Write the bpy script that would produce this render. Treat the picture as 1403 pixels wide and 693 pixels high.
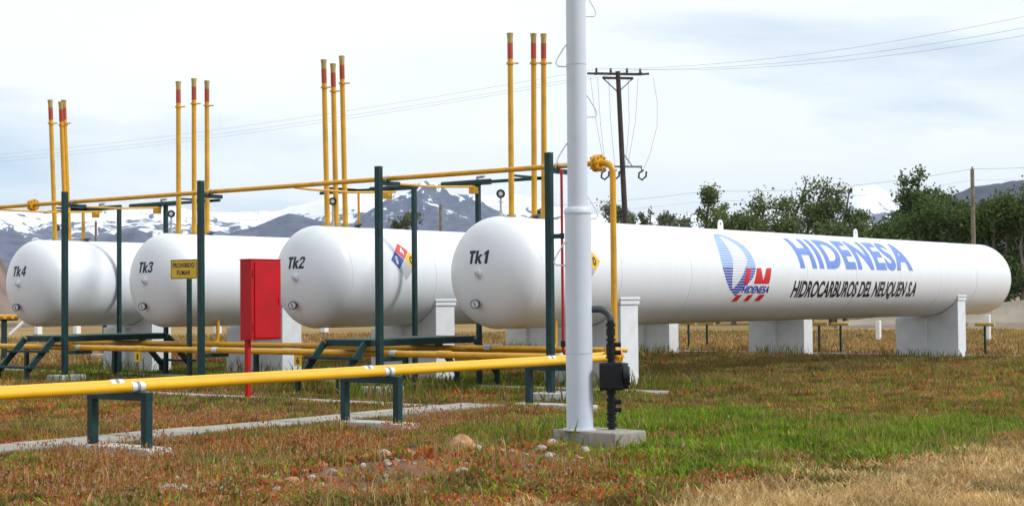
import bpy, bmesh, math, random
import numpy as np
from mathutils import Vector, Matrix, noise
R = math.radians
random.seed(7); rng = np.random.default_rng(7)
scene = bpy.context.scene
for o in list(bpy.data.objects): bpy.data.objects.remove(o)

# ---------------------------------------------------------------- camera
# world X runs along the tanks (away to the right), Y along the row of tanks (away to the left)
CAM_H = 1.87
def make_camera():
    yaw, pitch, roll = 0.6657224, 0.0303274, 0.0085988
    f = Vector((math.cos(yaw)*math.cos(pitch), math.sin(yaw)*math.cos(pitch), math.sin(pitch)))
    r = f.cross(Vector((0, 0, 1))).normalized(); u = r.cross(f)
    r2 = r*math.cos(roll) - u*math.sin(roll); u2 = u*math.cos(roll) + r*math.sin(roll)
    cam = bpy.data.cameras.new('camera'); ob = bpy.data.objects.new('camera', cam)
    scene.collection.objects.link(ob)
    m = Matrix((r2, u2, -f)).transposed().to_4x4(); m.translation = (0, 0, CAM_H)
    ob.matrix_world = m
    cam.sensor_width = 36; cam.lens = 2156.5/1403*36
    cam.clip_start = .1; cam.clip_end = 40000
    scene.camera = ob
make_camera()

# ---------------------------------------------------------------- sky, sun, exposure
TO_SUN = Vector((.30, -.72, .72)).normalized()
def make_world():
    w = bpy.data.worlds.new('World'); scene.world = w; w.use_nodes = True
    nt = w.node_tree; n = nt.nodes; l = nt.links; n.clear()
    out = n.new('ShaderNodeOutputWorld'); bg = n.new('ShaderNodeBackground')
    sky = n.new('ShaderNodeTexSky'); sky.sky_type = 'NISHITA'; sky.sun_disc = False
    sky.sun_elevation = math.asin(TO_SUN.z); sky.sun_rotation = math.atan2(TO_SUN.x, TO_SUN.y)
    sky.air_density = .7; sky.dust_density = 0.0; sky.ozone_density = 2.0
    bg.inputs['Strength'].default_value = .10
    tc = n.new('ShaderNodeTexCoord')
    # a sheet of high cloud: project the view direction on a plane overhead so streaks flatten to the horizon
    sep = n.new('ShaderNodeSeparateXYZ'); l.new(tc.outputs['Generated'], sep.inputs[0])
    zz = n.new('ShaderNodeMath'); zz.operation = 'ADD'; zz.inputs[1].default_value = .10; l.new(sep.outputs['Z'], zz.inputs[0])
    zm = n.new('ShaderNodeMath'); zm.operation = 'MAXIMUM'; zm.inputs[1].default_value = .05; l.new(zz.outputs[0], zm.inputs[0])
    dx = n.new('ShaderNodeMath'); dx.operation = 'DIVIDE'; l.new(sep.outputs['X'], dx.inputs[0]); l.new(zm.outputs[0], dx.inputs[1])
    dy = n.new('ShaderNodeMath'); dy.operation = 'DIVIDE'; l.new(sep.outputs['Y'], dy.inputs[0]); l.new(zm.outputs[0], dy.inputs[1])
    cmb = n.new('ShaderNodeCombineXYZ'); l.new(dx.outputs[0], cmb.inputs[0]); l.new(dy.outputs[0], cmb.inputs[1])
    no = n.new('ShaderNodeTexNoise'); no.inputs['Scale'].default_value = .36; no.inputs['Detail'].default_value = 7
    no.inputs['Roughness'].default_value = .52; no.inputs['Distortion'].default_value = .5
    mp = n.new('ShaderNodeMapping'); mp.inputs['Location'].default_value = (6.45, 12.20, 0); mp.inputs['Rotation'].default_value = (0, 0, R(40)); mp.inputs['Scale'].default_value = (.8, 1.0, 1)
    l.new(cmb.outputs[0], mp.inputs[0]); l.new(mp.outputs[0], no.inputs['Vector'])
    cr = n.new('ShaderNodeValToRGB'); cr.color_ramp.elements[0].position = .31; cr.color_ramp.elements[1].position = .50
    cr.color_ramp.elements[0].color = (.12, .12, .12, 1); cr.color_ramp.elements[1].color = (1, 1, 1, 1)
    l.new(no.outputs[0], cr.inputs[0])
    no2 = n.new('ShaderNodeTexNoise'); no2.inputs['Scale'].default_value = .9; no2.inputs['Detail'].default_value = 5
    l.new(mp.outputs[0], no2.inputs['Vector'])
    cc = n.new('ShaderNodeValToRGB'); cc.color_ramp.elements[0].position = .3; cc.color_ramp.elements[1].position = .65
    cc.color_ramp.elements[0].color = (8.0, 8.75, 9.1, 1); cc.color_ramp.elements[1].color = (8.9, 9.3, 9.5, 1)
    l.new(no2.outputs[0], cc.inputs[0])
    mix = n.new('ShaderNodeMix'); mix.data_type = 'RGBA'
    l.new(cr.outputs[0], mix.inputs[0]); l.new(sky.outputs[0], mix.inputs[6]); l.new(cc.outputs[0], mix.inputs[7])
    l.new(mix.outputs[2], bg.inputs['Color']); l.new(bg.outputs[0], out.inputs[0])
    sun = bpy.data.lights.new('sun', 'SUN'); sun.energy = 2.1; sun.angle = R(12); sun.color = (1, .975, .94)
    so = bpy.data.objects.new('sun', sun); scene.collection.objects.link(so)
    so.rotation_euler = TO_SUN.to_track_quat('Z', 'Y').to_euler(); so.location = (0, 0, 60)
make_world()
vs = scene.view_settings; vs.view_transform = 'Standard'; vs.look = 'None'; vs.gamma = 1; vs.exposure = 0.35
vs.use_curve_mapping = False

# ---------------------------------------------------------------- materials
MATS = {}
def lnk(nt, a, b): nt.links.new(a, b)
def mat(name, col, rough=.5, metal=0., var=.12, scale=3., bump=0., bscale=40., spec=.5, dirt=None, dirt_amt=.0, dirt_scale=1.5, coat=0.):
    """painted / mineral surface: base colour with soft mottling, optional dirt patches and fine relief"""
    if name in MATS: return MATS[name]
    m = bpy.data.materials.new(name); m.use_nodes = True; nt = m.node_tree; n = nt.nodes
    b = n['Principled BSDF']; b.inputs['Roughness'].default_value = rough; b.inputs['Metallic'].default_value = metal
    b.inputs['Specular IOR Level'].default_value = spec; b.inputs['Coat Weight'].default_value = coat
    tc = n.new('ShaderNodeTexCoord')
    no = n.new('ShaderNodeTexNoise'); no.inputs['Scale'].default_value = scale; no.inputs['Detail'].default_value = 6
    lnk(nt, tc.outputs['Object'], no.inputs['Vector'])
    cr = n.new('ShaderNodeValToRGB'); cr.color_ramp.elements[0].position = .3; cr.color_ramp.elements[1].position = .7
    cr.color_ramp.elements[0].color = tuple(c*(1-var) for c in col)+(1,); cr.color_ramp.elements[1].color = tuple(min(1, c*(1+var)) for c in col)+(1,)
    lnk(nt, no.outputs[0], cr.inputs[0]); last = cr.outputs[0]
    if dirt:
        n2 = n.new('ShaderNodeTexNoise'); n2.inputs['Scale'].default_value = dirt_scale; n2.inputs['Detail'].default_value = 9; n2.inputs['Roughness'].default_value = .7
        lnk(nt, tc.outputs['Object'], n2.inputs['Vector'])
        r2 = n.new('ShaderNodeValToRGB'); r2.color_ramp.elements[0].position = .5; r2.color_ramp.elements[1].position = .72
        r2.color_ramp.elements[0].color = (0, 0, 0, 1); r2.color_ramp.elements[1].color = (dirt_amt,)*3+(1,)
        lnk(nt, n2.outputs[0], r2.inputs[0])
        mx = n.new('ShaderNodeMix'); mx.data_type = 'RGBA'; mx.inputs[7].default_value = tuple(dirt)+(1,)
        lnk(nt, r2.outputs[0], mx.inputs[0]); lnk(nt, last, mx.inputs[6]); last = mx.outputs[2]
    lnk(nt, last, b.inputs['Base Color'])
    if bump:
        n3 = n.new('ShaderNodeTexNoise'); n3.inputs['Scale'].default_value = bscale; n3.inputs['Detail'].default_value = 5
        lnk(nt, tc.outputs['Object'], n3.inputs['Vector'])
        bp = n.new('ShaderNodeBump'); bp.inputs['Strength'].default_value = bump; bp.inputs['Distance'].default_value = .02
        lnk(nt, n3.outputs[0], bp.inputs['Height']); lnk(nt, bp.outputs[0], b.inputs['Normal'])
    MATS[name] = m; return m

def attr_mat(name, rough=.8, spec=.2, var=0., scale=1., bump=0., trans=0.):
    """colour from the mesh's own 'col' attribute (each leaf, blade or patch of soil has its own colour)"""
    if name in MATS: return MATS[name]
    m = bpy.data.materials.new(name); m.use_nodes = True; nt = m.node_tree; n = nt.nodes
    b = n['Principled BSDF']; b.inputs['Roughness'].default_value = rough; b.inputs['Specular IOR Level'].default_value = spec
    a = n.new('ShaderNodeAttribute'); a.attribute_name = 'col'; last = a.outputs['Color']
    if var:
        tc = n.new('ShaderNodeTexCoord')
        no = n.new('ShaderNodeTexNoise'); no.inputs['Scale'].default_value = scale; no.inputs['Detail'].default_value = 8; no.inputs['Roughness'].default_value = .7
        lnk(nt, tc.outputs['Object'], no.inputs['Vector'])
        cr = n.new('ShaderNodeValToRGB'); cr.color_ramp.elements[0].position = .25; cr.color_ramp.elements[1].position = .75
        cr.color_ramp.elements[0].color = (1-var,)*3+(1,); cr.color_ramp.elements[1].color = (1+var,)*3+(1,)
        lnk(nt, no.outputs[0], cr.inputs[0])
        mx = n.new('ShaderNodeMix'); mx.data_type = 'RGBA'; mx.blend_type = 'MULTIPLY'; mx.inputs[0].default_value = 1
        lnk(nt, last, mx.inputs[6]); lnk(nt, cr.outputs[0], mx.inputs[7]); last = mx.outputs[2]
        if bump:
            bp = n.new('ShaderNodeBump'); bp.inputs['Strength'].default_value = bump; bp.inputs['Distance'].default_value = .03
            lnk(nt, no.outputs[0], bp.inputs['Height']); lnk(nt, bp.outputs[0], b.inputs['Normal'])
    lnk(nt, last, b.inputs['Base Color'])
    if trans:
        t = n.new('ShaderNodeBsdfTranslucent'); lnk(nt, last, t.inputs['Color'])
        ms = n.new('ShaderNodeMixShader'); ms.inputs[0].default_value = trans
        lnk(nt, b.outputs[0], ms.inputs[1]); lnk(nt, t.outputs[0], ms.inputs[2])
        lnk(nt, ms.outputs[0], n['Material Output'].inputs['Surface'])
    MATS[name] = m; return m

def tank_paint():
    """white tank enamel: faint rain streaks running down the flanks and a little grime"""
    m = bpy.data.materials.new('tank_white'); m.use_nodes = True; nt = m.node_tree; n = nt.nodes
    b = n['Principled BSDF']; b.inputs['Roughness'].default_value = .38; b.inputs['Specular IOR Level'].default_value = .45
    tc = n.new('ShaderNodeTexCoord'); mp = n.new('ShaderNodeMapping'); mp.inputs['Scale'].default_value = (3.0, .5, .25)
    lnk(nt, tc.outputs['Object'], mp.inputs[0])
    no = n.new('ShaderNodeTexNoise'); no.inputs['Scale'].default_value = 2.2; no.inputs['Detail'].default_value = 8; no.inputs['Roughness'].default_value = .65
    lnk(nt, mp.outputs[0], no.inputs['Vector'])
    cr = n.new('ShaderNodeValToRGB'); cr.color_ramp.elements[0].position = .35; cr.color_ramp.elements[1].position = .62
    cr.color_ramp.elements[0].color = (.735, .765, .795, 1); cr.color_ramp.elements[1].color = (.765, .795, .825, 1)
    lnk(nt, no.outputs[0], cr.inputs[0])
    n2 = n.new('ShaderNodeTexNoise'); n2.inputs['Scale'].default_value = .9; n2.inputs['Detail'].default_value = 9; n2.inputs['Roughness'].default_value = .72
    lnk(nt, tc.outputs['Object'], n2.inputs['Vector'])
    r2 = n.new('ShaderNodeValToRGB'); r2.color_ramp.elements[0].position = .56; r2.color_ramp.elements[1].position = .8
    r2.color_ramp.elements[0].color = (0, 0, 0, 1); r2.color_ramp.elements[1].color = (.34, .34, .34, 1)
    lnk(nt, n2.outputs[0], r2.inputs[0])
    mx = n.new('ShaderNodeMix'); mx.data_type = 'RGBA'; mx.inputs[7].default_value = (.55, .51, .46, 1)
    lnk(nt, r2.outputs[0], mx.inputs[0]); lnk(nt, cr.outputs[0], mx.inputs[6]); lnk(nt, mx.outputs[2], b.inputs['Base Color'])
    n3 = n.new('ShaderNodeTexNoise'); n3.inputs['Scale'].default_value = 1.6; n3.inputs['Detail'].default_value = 2
    lnk(nt, tc.outputs['Object'], n3.inputs['Vector'])
    bp = n.new('ShaderNodeBump'); bp.inputs['Strength'].default_value = .12; bp.inputs['Distance'].default_value = .04
    lnk(nt, n3.outputs[0], bp.inputs['Height']); lnk(nt, bp.outputs[0], b.inputs['Normal'])
    MATS['tank_white'] = m; return m
M_TANK = tank_paint()
M_YEL = mat('pipe_yellow', (.72, .36, .008), .38, var=.10, scale=4, dirt=(.30, .17, .04), dirt_amt=.55, dirt_scale=3)
M_YELB = mat('vent_yellow', (.66, .34, .012), .42, var=.12, scale=3, dirt=(.28, .16, .04), dirt_amt=.6, dirt_scale=2.5)
M_YELP = mat('low_pipe_yellow', (.82, .44, .006), .32, var=.07, scale=4, dirt=(.45, .24, .04), dirt_amt=.4, dirt_scale=4)
M_TAN = mat('cap_tan', (.42, .30, .10), .6, var=.2)
M_RED = mat('band_red', (.42, .060, .018), .5, var=.15)
M_REDBOX = mat('box_red', (.47, .004, .010), .5, spec=.3, var=.12, scale=2.5, dirt=(.25, .02, .02), dirt_amt=.4)
M_REDPIPE = mat('fire_pipe_red', (.45, .012, .012), .4, var=.12)
M_GREEN = mat('steel_green', (.0045, .034, .036), .5, var=.3, scale=5, dirt=(.03, .06, .055), dirt_amt=.45, dirt_scale=3, spec=.35)
M_GREENT = mat('deck_green', (.055, .11, .085), .6, var=.3, scale=7, dirt=(.14, .15, .11), dirt_amt=.6, dirt_scale=4)
M_CONC = mat('concrete', (.33, .31, .265), .9, var=.2, scale=5, bump=.5, bscale=30, dirt=(.22, .18, .13), dirt_amt=.7, dirt_scale=2.2, spec=.2)
M_PADW = mat('pad_whitewash', (.52, .52, .49), .9, var=.16, scale=6, bump=.4, bscale=30, dirt=(.30, .27, .21), dirt_amt=.8, dirt_scale=4, spec=.2)
M_SADDLE = mat('saddle_white', (.72, .74, .76), .8, var=.07, scale=3, bump=.35, bscale=25, dirt=(.50, .48, .45), dirt_amt=.32, dirt_scale=1.1, spec=.2)
M_POLE = mat('mast_white', (.60, .66, .75), .45, var=.06, scale=2, dirt=(.45, .46, .50), dirt_amt=.4, dirt_scale=2)
M_BLACK = mat('conduit_black', (.005, .006, .008), .5, spec=.35, var=.3, scale=8, dirt=(.03, .03, .034), dirt_amt=.3)
M_GREYCON = mat('conduit_grey', (.045, .055, .07), .5, var=.2)
M_STEEL = mat('galvanised', (.48, .50, .52), .4, metal=.6, var=.15)
M_BAND = mat('silver_band', (.72, .73, .74), .35, metal=.2, var=.08)
M_BANDG = mat('band_grey', (.22, .25, .28), .5, var=.1)
M_INK = mat('letter_black', (.008, .009, .014), .45, var=.1)
M_BLUE = mat('letter_blue', (.13, .23, .60), .40, var=.12, scale=6)
M_LBLUE = mat('logo_light_blue', (.24, .40, .78), .40, var=.1)
M_DBLUE = mat('logo_dark_blue', (.012, .035, .36), .40, var=.1)
M_PALE = mat('logo_pale', (.50, .54, .58), .45, var=.05)
M_LRED = mat('logo_red', (.62, .012, .018), .40, var=.1)
M_SIGNY = mat('sign_yellow', (.72, .46, .015), .45, var=.08)
M_DRED = mat('diamond_red', (.62, .05, .07), .4, var=.08)
M_DBL = mat('diamond_blue', (.03, .075, .36), .4, var=.08)
M_DYEL = mat('diamond_yellow', (.75, .47, .02), .4, var=.08)
M_DWH = mat('diamond_white', (.42, .44, .47), .4, var=.05)
M_WHITE = mat('paint_white', (.78, .78, .77), .5, var=.05)
M_WOOD = mat('pole_wood', (.050, .036, .034), .85, var=.35, scale=4, bump=.4)
M_WOODG = mat('pole_wood_grey', (.20, .17, .13), .85, var=.3, scale=4)
M_WIRE = mat('wire_grey', (.16, .17, .19), .5, var=.1)
M_INSUL = mat('insulator', (.05, .06, .07), .3, var=.2)
M_GLASS = mat('gauge_face', (.62, .64, .66), .2, var=.05)
M_DIAL = mat('gauge_dark', (.02, .022, .028), .3, var=.2)
M_STONE = mat('stone_grey', (.30, .25, .20), .9, var=.3, scale=9, bump=.6, bscale=18, spec=.2)
M_STONEO = mat('stone_ochre', (.40, .22, .11), .9, var=.25, scale=9, bump=.6, bscale=18, spec=.2)
M_STONEP = mat('stone_pale', (.44, .39, .33), .9, var=.2, scale=9, bump=.5, bscale=18, spec=.2)
M_LIME = mat('marker_yellow', (.60, .50, .10), .5, var=.1)

# ---------------------------------------------------------------- mesh helpers
def link(o): scene.collection.objects.link(o); return o
def empty(name, loc, label, cat, group=None):
    o = link(bpy.data.objects.new(name, None)); o.location = loc; o.empty_display_size = .2
    return tag(o, label, cat, group)
def tag(o, label=None, cat=None, group=None, kind=None):
    if label: o['label'] = label
    if cat: o['category'] = cat
    if group: o['group'] = group
    if kind: o['kind'] = kind
    return o
def worldloc(o):
    v = Vector((0, 0, 0))
    while o: v += o.location; o = o.parent
    return v

class MB:
    """collects shapes given in world coordinates; build() links them as ONE mesh object"""
    def __init__(s): s.v = []; s.f = []; s.sm = []; s.mi = []
    def add(s, vs, fs, smooth=False, mi=0):
        k = len(s.v); s.v += [tuple(p) for p in vs]
        for f in fs: s.f.append(tuple(k+i for i in f)); s.sm.append(smooth); s.mi.append(mi)
        return s
    def box(s, c, size, rz=0., rot=None, mi=0, bev=0.):
        hx, hy, hz = (d/2 for d in size)
        mt = rot if rot is not None else Matrix.Rotation(rz, 3, 'Z')
        c = Vector(c)
        if bev:
            b = min(bev, hx*.6, hy*.6, hz*.6); P = []; bm = bmesh.new()
            bmesh.ops.create_cube(bm, size=1)
            for v in bm.verts: v.co = Vector((v.co.x*2*hx, v.co.y*2*hy, v.co.z*2*hz))
            bmesh.ops.bevel(bm, geom=list(bm.edges), offset=b, segments=2, affect='EDGES', profile=.6)
            bm.verts.index_update()
            P = [c + mt @ v.co for v in bm.verts]; F = [[v.index for v in f.verts] for f in bm.faces]; bm.free()
            return s.add(P, F, False, mi)
        P = [c + mt @ Vector((x*hx, y*hy, z*hz)) for x in (-1, 1) for y in (-1, 1) for z in (-1, 1)]
        return s.add(P, [(0, 1, 3, 2), (4, 6, 7, 5), (0, 4, 5, 1), (2, 3, 7, 6), (0, 2, 6, 4), (1, 5, 7, 3)], False, mi)
    def bar(s, a, b, w, h, mi=0):
        """rectangular bar from a to b, w wide (horizontal), h high"""
        a = Vector(a); b = Vector(b); d = (b-a); L = d.length; d.normalize()
        up = Vector((0, 0, 1)) if abs(d.z) < .99 else Vector((0, 1, 0))
        side = d.cross(up).normalized(); up = side.cross(d)
        return s.box((a+b)/2, (L, w, h), rot=Matrix((d, side, up)).transposed(), mi=mi)
    def tube(s, pts, r, n=14, caps=True, smooth=True, mi=0):
        pts = [Vector(p) for p in pts]; m = len(pts)
        rr = r if hasattr(r, '__len__') else [r]*m
        V = []; prev = None
        for i, p in enumerate(pts):
            t = (pts[min(i+1, m-1)] - pts[max(i-1, 0)])
            if t.length < 1e-9: t = Vector((0, 0, 1))
            t.normalize()
            if prev is None:
                a = Vector((0, 0, 1)) if abs(t.z) < .9 else Vector((1, 0, 0)); x = t.cross(a).normalized()
            else:
                x = (prev - t*prev.dot(t)).normalized()
            prev = x; y = t.cross(x)
            for k in range(n):
                an = 2*math.pi*k/n; V.append(p + (x*math.cos(an) + y*math.sin(an))*rr[i])
        F = [(i*n+k, i*n+(k+1) % n, (i+1)*n+(k+1) % n, (i+1)*n+k) for i in range(m-1) for k in range(n)]
        s.add(V, F, smooth, mi)
        if caps:
            s.add(V[:n], [tuple(range(n-1, -1, -1))], False, mi); s.add(V[-n:], [tuple(range(n))], False, mi)
        return s
    def cyl(s, a, b, r0, r1=None, n=16, caps=True, mi=0):
        return s.tube([a, b], [r0, r0 if r1 is None else r1], n, caps, True, mi)
    def poly(s, pts, depth=None, mi=0): return s.add(pts, [tuple(range(len(pts)))], False, mi)
    def build(s, name, m, parent=None, bevel=0.):
        off = worldloc(parent) if parent else Vector((0, 0, 0))
        me = bpy.data.meshes.new(name)
        me.from_pydata([(p[0]-off.x, p[1]-off.y, p[2]-off.z) for p in s.v], [], s.f)
        me.polygons.foreach_set('use_smooth', s.sm)
        for x in (m if isinstance(m, (list, tuple)) else [m]): me.materials.append(x)
        if any(s.mi): me.polygons.foreach_set('material_index', s.mi)
        me.update()
        o = link(bpy.data.objects.new(name, me))
        if parent: o.parent = parent
        if bevel:
            b = o.modifiers.new('bevel', 'BEVEL'); b.width = bevel; b.segments = 2; b.limit_method = 'ANGLE'
        return o
def arc(c, a, b, r, n=8):
    """quarter turn about centre c from direction a to direction b"""
    c, a, b = Vector(c), Vector(a), Vector(b)
    return [c + (a*math.cos(t) + b*math.sin(t))*r for t in (math.pi/2*i/n for i in range(n+1))]

def np_mesh(name, V, F, m, col=None, smooth=False, parent=None):
    """big mesh straight from numpy arrays; F is (k,3) or (k,4)"""
    me = bpy.data.meshes.new(name); k, q = F.shape
    me.vertices.add(len(V)); me.vertices.foreach_set('co', V.astype(np.float32).ravel())
    me.loops.add(k*q); me.loops.foreach_set('vertex_index', F.astype(np.int32).ravel())
    me.polygons.add(k); me.polygons.foreach_set('loop_start', np.arange(0, k*q, q, dtype=np.int32))
    me.polygons.foreach_set('loop_total', np.full(k, q, dtype=np.int32))
    me.polygons.foreach_set('use_smooth', np.full(k, smooth))
    if col is not None:
        a = me.attributes.new('col', 'FLOAT_COLOR', 'POINT')
        a.data.foreach_set('color', np.concatenate([col, np.ones((len(col), 1))], 1).astype(np.float32).ravel())
    me.materials.append(m); me.update(calc_edges=True); me.validate()
    o = link(bpy.data.objects.new(name, me))
    if parent: o.parent = parent
    return o
# value noise in numpy
_perm = np.random.default_rng(3).random((256, 256))
def vnoise(x, y):
    xi = np.floor(x).astype(int); yi = np.floor(y).astype(int); fx = x-xi; fy = y-yi
    fx = fx*fx*(3-2*fx); fy = fy*fy*(3-2*fy); g = lambda a, b: _perm[a & 255, b & 255]
    return (g(xi, yi)*(1-fx)+g(xi+1, yi)*fx)*(1-fy) + (g(xi, yi+1)*(1-fx)+g(xi+1, yi+1)*fx)*fy
def fbm(x, y, o=5, lac=2.03, gain=.5):
    s = 0; a = 1; t = 0
    for i in range(o): s = s+a*vnoise(x+17.3*i, y-9.1*i); t += a; a *= gain; x = x*lac; y = y*lac
    return s/t
def ridged(x, y, o=6):
    s = 0; a = 1; t = 0
    for i in range(o):
        s = s+a*(1-np.abs(2*vnoise(x+31.7*i, y+5.3*i)-1)); t += a; a *= .5; x = x*2.1; y = y*2.1
    return s/t
def sstep(a, b, x): t = np.clip((x-a)/(b-a), 0, 1); return t*t*(3-2*t)

# ---------------------------------------------------------------- the ground
def gz(x, y):
    """ground height: the tank yard lies a hand lower than the verge in front of it"""
    x = np.asarray(x, float); y = np.asarray(y, float)
    z = -.09*sstep(22.2, 23.6, x)
    z = z + (fbm(x*.7, y*.7, 3)-.5)*.05*(1-.6*sstep(20, 26, x))
    bank = np.exp(-(((x-13.3)/2.6)**2+((y-11.7)/1.4)**2))
    z = z + bank*(.10 + .16*(fbm(x*2.4+8, y*2.4, 4)-.5))
    return z
def gzf(x, y): return float(gz(np.array([x]), np.array([y]))[0])

def ground_colours(x, y):
    """what grows where: red sorrel in front, green hollow to the right, dry verge at the road, yellowed steppe behind; greener under the tanks, with shade painted in"""
    x = np.asarray(x, float); y = np.asarray(y, float)
    n1 = fbm(x*.45, y*.45, 4); n2 = fbm(x*1.7+40, y*1.7, 4); n3 = fbm(x*.16+9, y*.16, 3)
    bare = sstep(1.0, .35, np.hypot((x-13.2)/3.8, (y-11.5)/1.7) + (n2-.5)*1.5)
    straw = sstep(8.0, 5.5, y + .11*(x-14) + (n2-.5)*3.6)*(1-sstep(24, 30, x))
    green = sstep(1.0, .3, np.hypot((x-19.2)/6.6, (y-9.4)/2.7) + (n2-.5)*.9)
    green = green*(.25+.75*sstep(.40, .56, fbm(x*.9+60, y*.9+3, 4)))
    green = np.maximum(green, .5*sstep(1.0, .3, np.hypot((x-20)/5, (y-13.2)/2.2)+(n2-.5)*1.0))
    yard = sstep(26.0, 28.5, x + (n1-.5)*2)
    steppe = sstep(46, 56, x + .25*(y-20) + (n1-.5)*6)
    steppe = np.maximum(steppe, sstep(44, 50, y+(n1-.5)*5))
    olive = sstep(20.5, 24, x + .15*(16-y) + (n1-.5)*3)*sstep(19, 16.5, y+(n1-.5)*1.0)
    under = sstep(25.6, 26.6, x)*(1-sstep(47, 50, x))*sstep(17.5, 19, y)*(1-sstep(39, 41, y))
    return straw, green*(1-straw)*(1-.6*bare), yard, steppe, olive, under, n1, n2, n3 - bare*10

def make_ground():
    # fine sheet near, coarse far, stitched by using one non-uniform grid
    def axis(a, b, fine0, fine1, st):
        out = list(np.arange(fine0, fine1+1e-6, st)); d = st
        while out[-1] < b: d *= 1.16; out.append(out[-1]+d)
        d = st
        while out[0] > a: d *= 1.16; out.insert(0, out[0]-d)
        return np.array(out)
    xs = axis(-12000, 12000, 4, 62, .22); ys = axis(-12000, 12000, 0, 56, .22)
    X, Y = np.meshgrid(xs, ys, indexing='ij'); Z = gz(X, Y)
    far = sstep(60, 110, np.hypot(X, Y)); Z = Z*(1-far)-.12*far
    V = np.stack([X, Y, Z], -1).reshape(-1, 3); nx, ny = X.shape
    i = np.arange(nx-1)[:, None]*ny+np.arange(ny-1)[None, :]
    F = np.stack([i, i+ny, i+ny+1, i+1], -1).reshape(-1, 4)
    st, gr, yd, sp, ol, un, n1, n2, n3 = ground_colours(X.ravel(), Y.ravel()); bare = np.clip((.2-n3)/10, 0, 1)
    def C(*c): return np.array(c)[None, :]
    def mixc(a, b, t): return a*(1-t[:, None]) + b*t[:, None]
    c = mixc(C(.13, .075, .045), C(.21, .11, .06), sstep(.35, .65, n2))
    c = mixc(c, C(.13, .105, .042), .7*sstep(.5, .7, n1))
    c = mixc(c, mixc(C(.20, .105, .060), C(.13, .085, .06), sstep(.4, .6, n2)), bare)
    c = mixc(c, C(.16, .105, .045), ol)
    c = mixc(c, C(.22, .12, .07), yd*(1-un)*.8)
    c = mixc(c, C(.075, .07, .028), un*.6)  # shade under the tanks painted in as darker soil
    c = mixc(c, C(.075, .10, .02), gr)
    c = mixc(c, C(.34, .25, .115), st)
    stc = mixc(C(.32, .21, .085), C(.22, .16, .06), sstep(.4, .65, n1)); stc = mixc(stc, C(.30, .16, .085), .7*sstep(.55, .7, n3))
    c = mixc(c, stc, sp)
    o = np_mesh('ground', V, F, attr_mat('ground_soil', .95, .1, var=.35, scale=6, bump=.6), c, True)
    tag(o, kind='structure')
make_ground()

# ---------------------------------------------------------------- concrete strips in the yard
SLABS = []     # rectangles kept free of growth (x0, x1, y0, y1)
def slab_strip(name, x0, x1, y0, y1, step, top, along):
    """a strip of cast slabs with open joints; each slab is a piece of the strip"""
    root = link(bpy.data.objects.new(name, None)); root.location = ((x0+x1)/2, (y0+y1)/2, top-.1)
    tag(root, kind='structure')
    a0, a1 = (x0, x1) if along == 'x' else (y0, y1); k = int(round((a1-a0)/step)); d = (a1-a0)/k
    for i in range(k):
        p = a0+d*(i+.5); dz = random.uniform(-.008, .008)
        b = MB(); ry = Matrix.Rotation(random.uniform(-.006, .006), 3, 'Y') @ Matrix.Rotation(random.uniform(-.006, .006), 3, 'X')
        if along == 'x': b.box((p, (y0+y1)/2, top-.09+dz), (d-.025, y1-y0, .18), rot=ry, bev=.012)
        else: b.box(((x0+x1)/2, p, top-.09+dz), (x1-x0, d-.025, .18), rot=ry, bev=.012)
        b.build('slab', M_CONC, root)
    SLABS.append((x0, x1, y0, y1)); return root
slab_strip('concrete_path', 4.5, 21.6, 17.10, 18.10, 1.5, .06, 'x')
slab_strip('concrete_kerb', 20.85, 21.4, 18.10, 36.1, 1.5, .03, 'y')
slab_strip('concrete_plinth_strip', 27.25, 27.85, 17.7, 42.0, 1.6, -.03, 'y')
slab_strip('concrete_far_strip', 49.5, 50.3, 15.0, 36.0, 1.6, -.03, 'y')

# ---------------------------------------------------------------- tanks
TY = [20.979, 26.460, 31.890, 37.296]
U0, TL, ZC, RT, HD = 26.233, 26.446, 2.470, 1.2, .66
ORD = ['first', 'second', 'third', 'fourth']

def text_mesh(txt, size, bold=.0, shear=0., space=1.):
    """outline lettering as flat triangles in the XY plane, returned as (verts, tris), centred on its box"""
    cu = bpy.data.curves.new('t', 'FONT'); cu.body = txt; cu.size = size; cu.offset = bold
    cu.space_character = space; cu.resolution_u = 4; cu.fill_mode = 'FRONT'
    ob = bpy.data.objects.new('t', cu); link(ob)
    bpy.context.view_layer.update()
    me = bpy.data.meshes.new_from_object(ob.evaluated_get(bpy.context.evaluated_depsgraph_get()))
    bpy.data.objects.remove(ob); bpy.data.curves.remove(cu)
    return me
def text_bm(txt, w, h, bold, shear, space, cut):
    """lettering scaled to w x h, origin at lower left, sliced every `cut` so that it can bend"""
    me = text_mesh(txt, 1., bold, shear, space); bm = bmesh.new(); bm.from_mesh(me); bpy.data.meshes.remove(me)
    y0, y1 = -bold-.005, .692+bold
    for v in bm.verts:                                  # trim mitre spikes of the thickened outline, then slant
        v.co.y = min(max(v.co.y, y0-.12), y1); v.co.x += shear*v.co.y
    xs = [v.co.x for v in bm.verts]; x0, x1 = min(xs), max(xs)
    for v in bm.verts: v.co = Vector(((v.co.x-x0)/(x1-x0)*w, (v.co.y-y0)/(y1-y0)*h, 0))
    bmesh.ops.remove_doubles(bm, verts=bm.verts, dist=1e-5)
    for ax, L in ((1, h), (0, w)):
        k = 1
        while k*cut < L and (ax == 1):
            no = Vector((0, 1, 0)); co = Vector((0, k*cut, 0))
            bmesh.ops.bisect_plane(bm, geom=list(bm.verts)+list(bm.edges)+list(bm.faces), plane_co=co, plane_no=no); k += 1
    return bm
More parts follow.
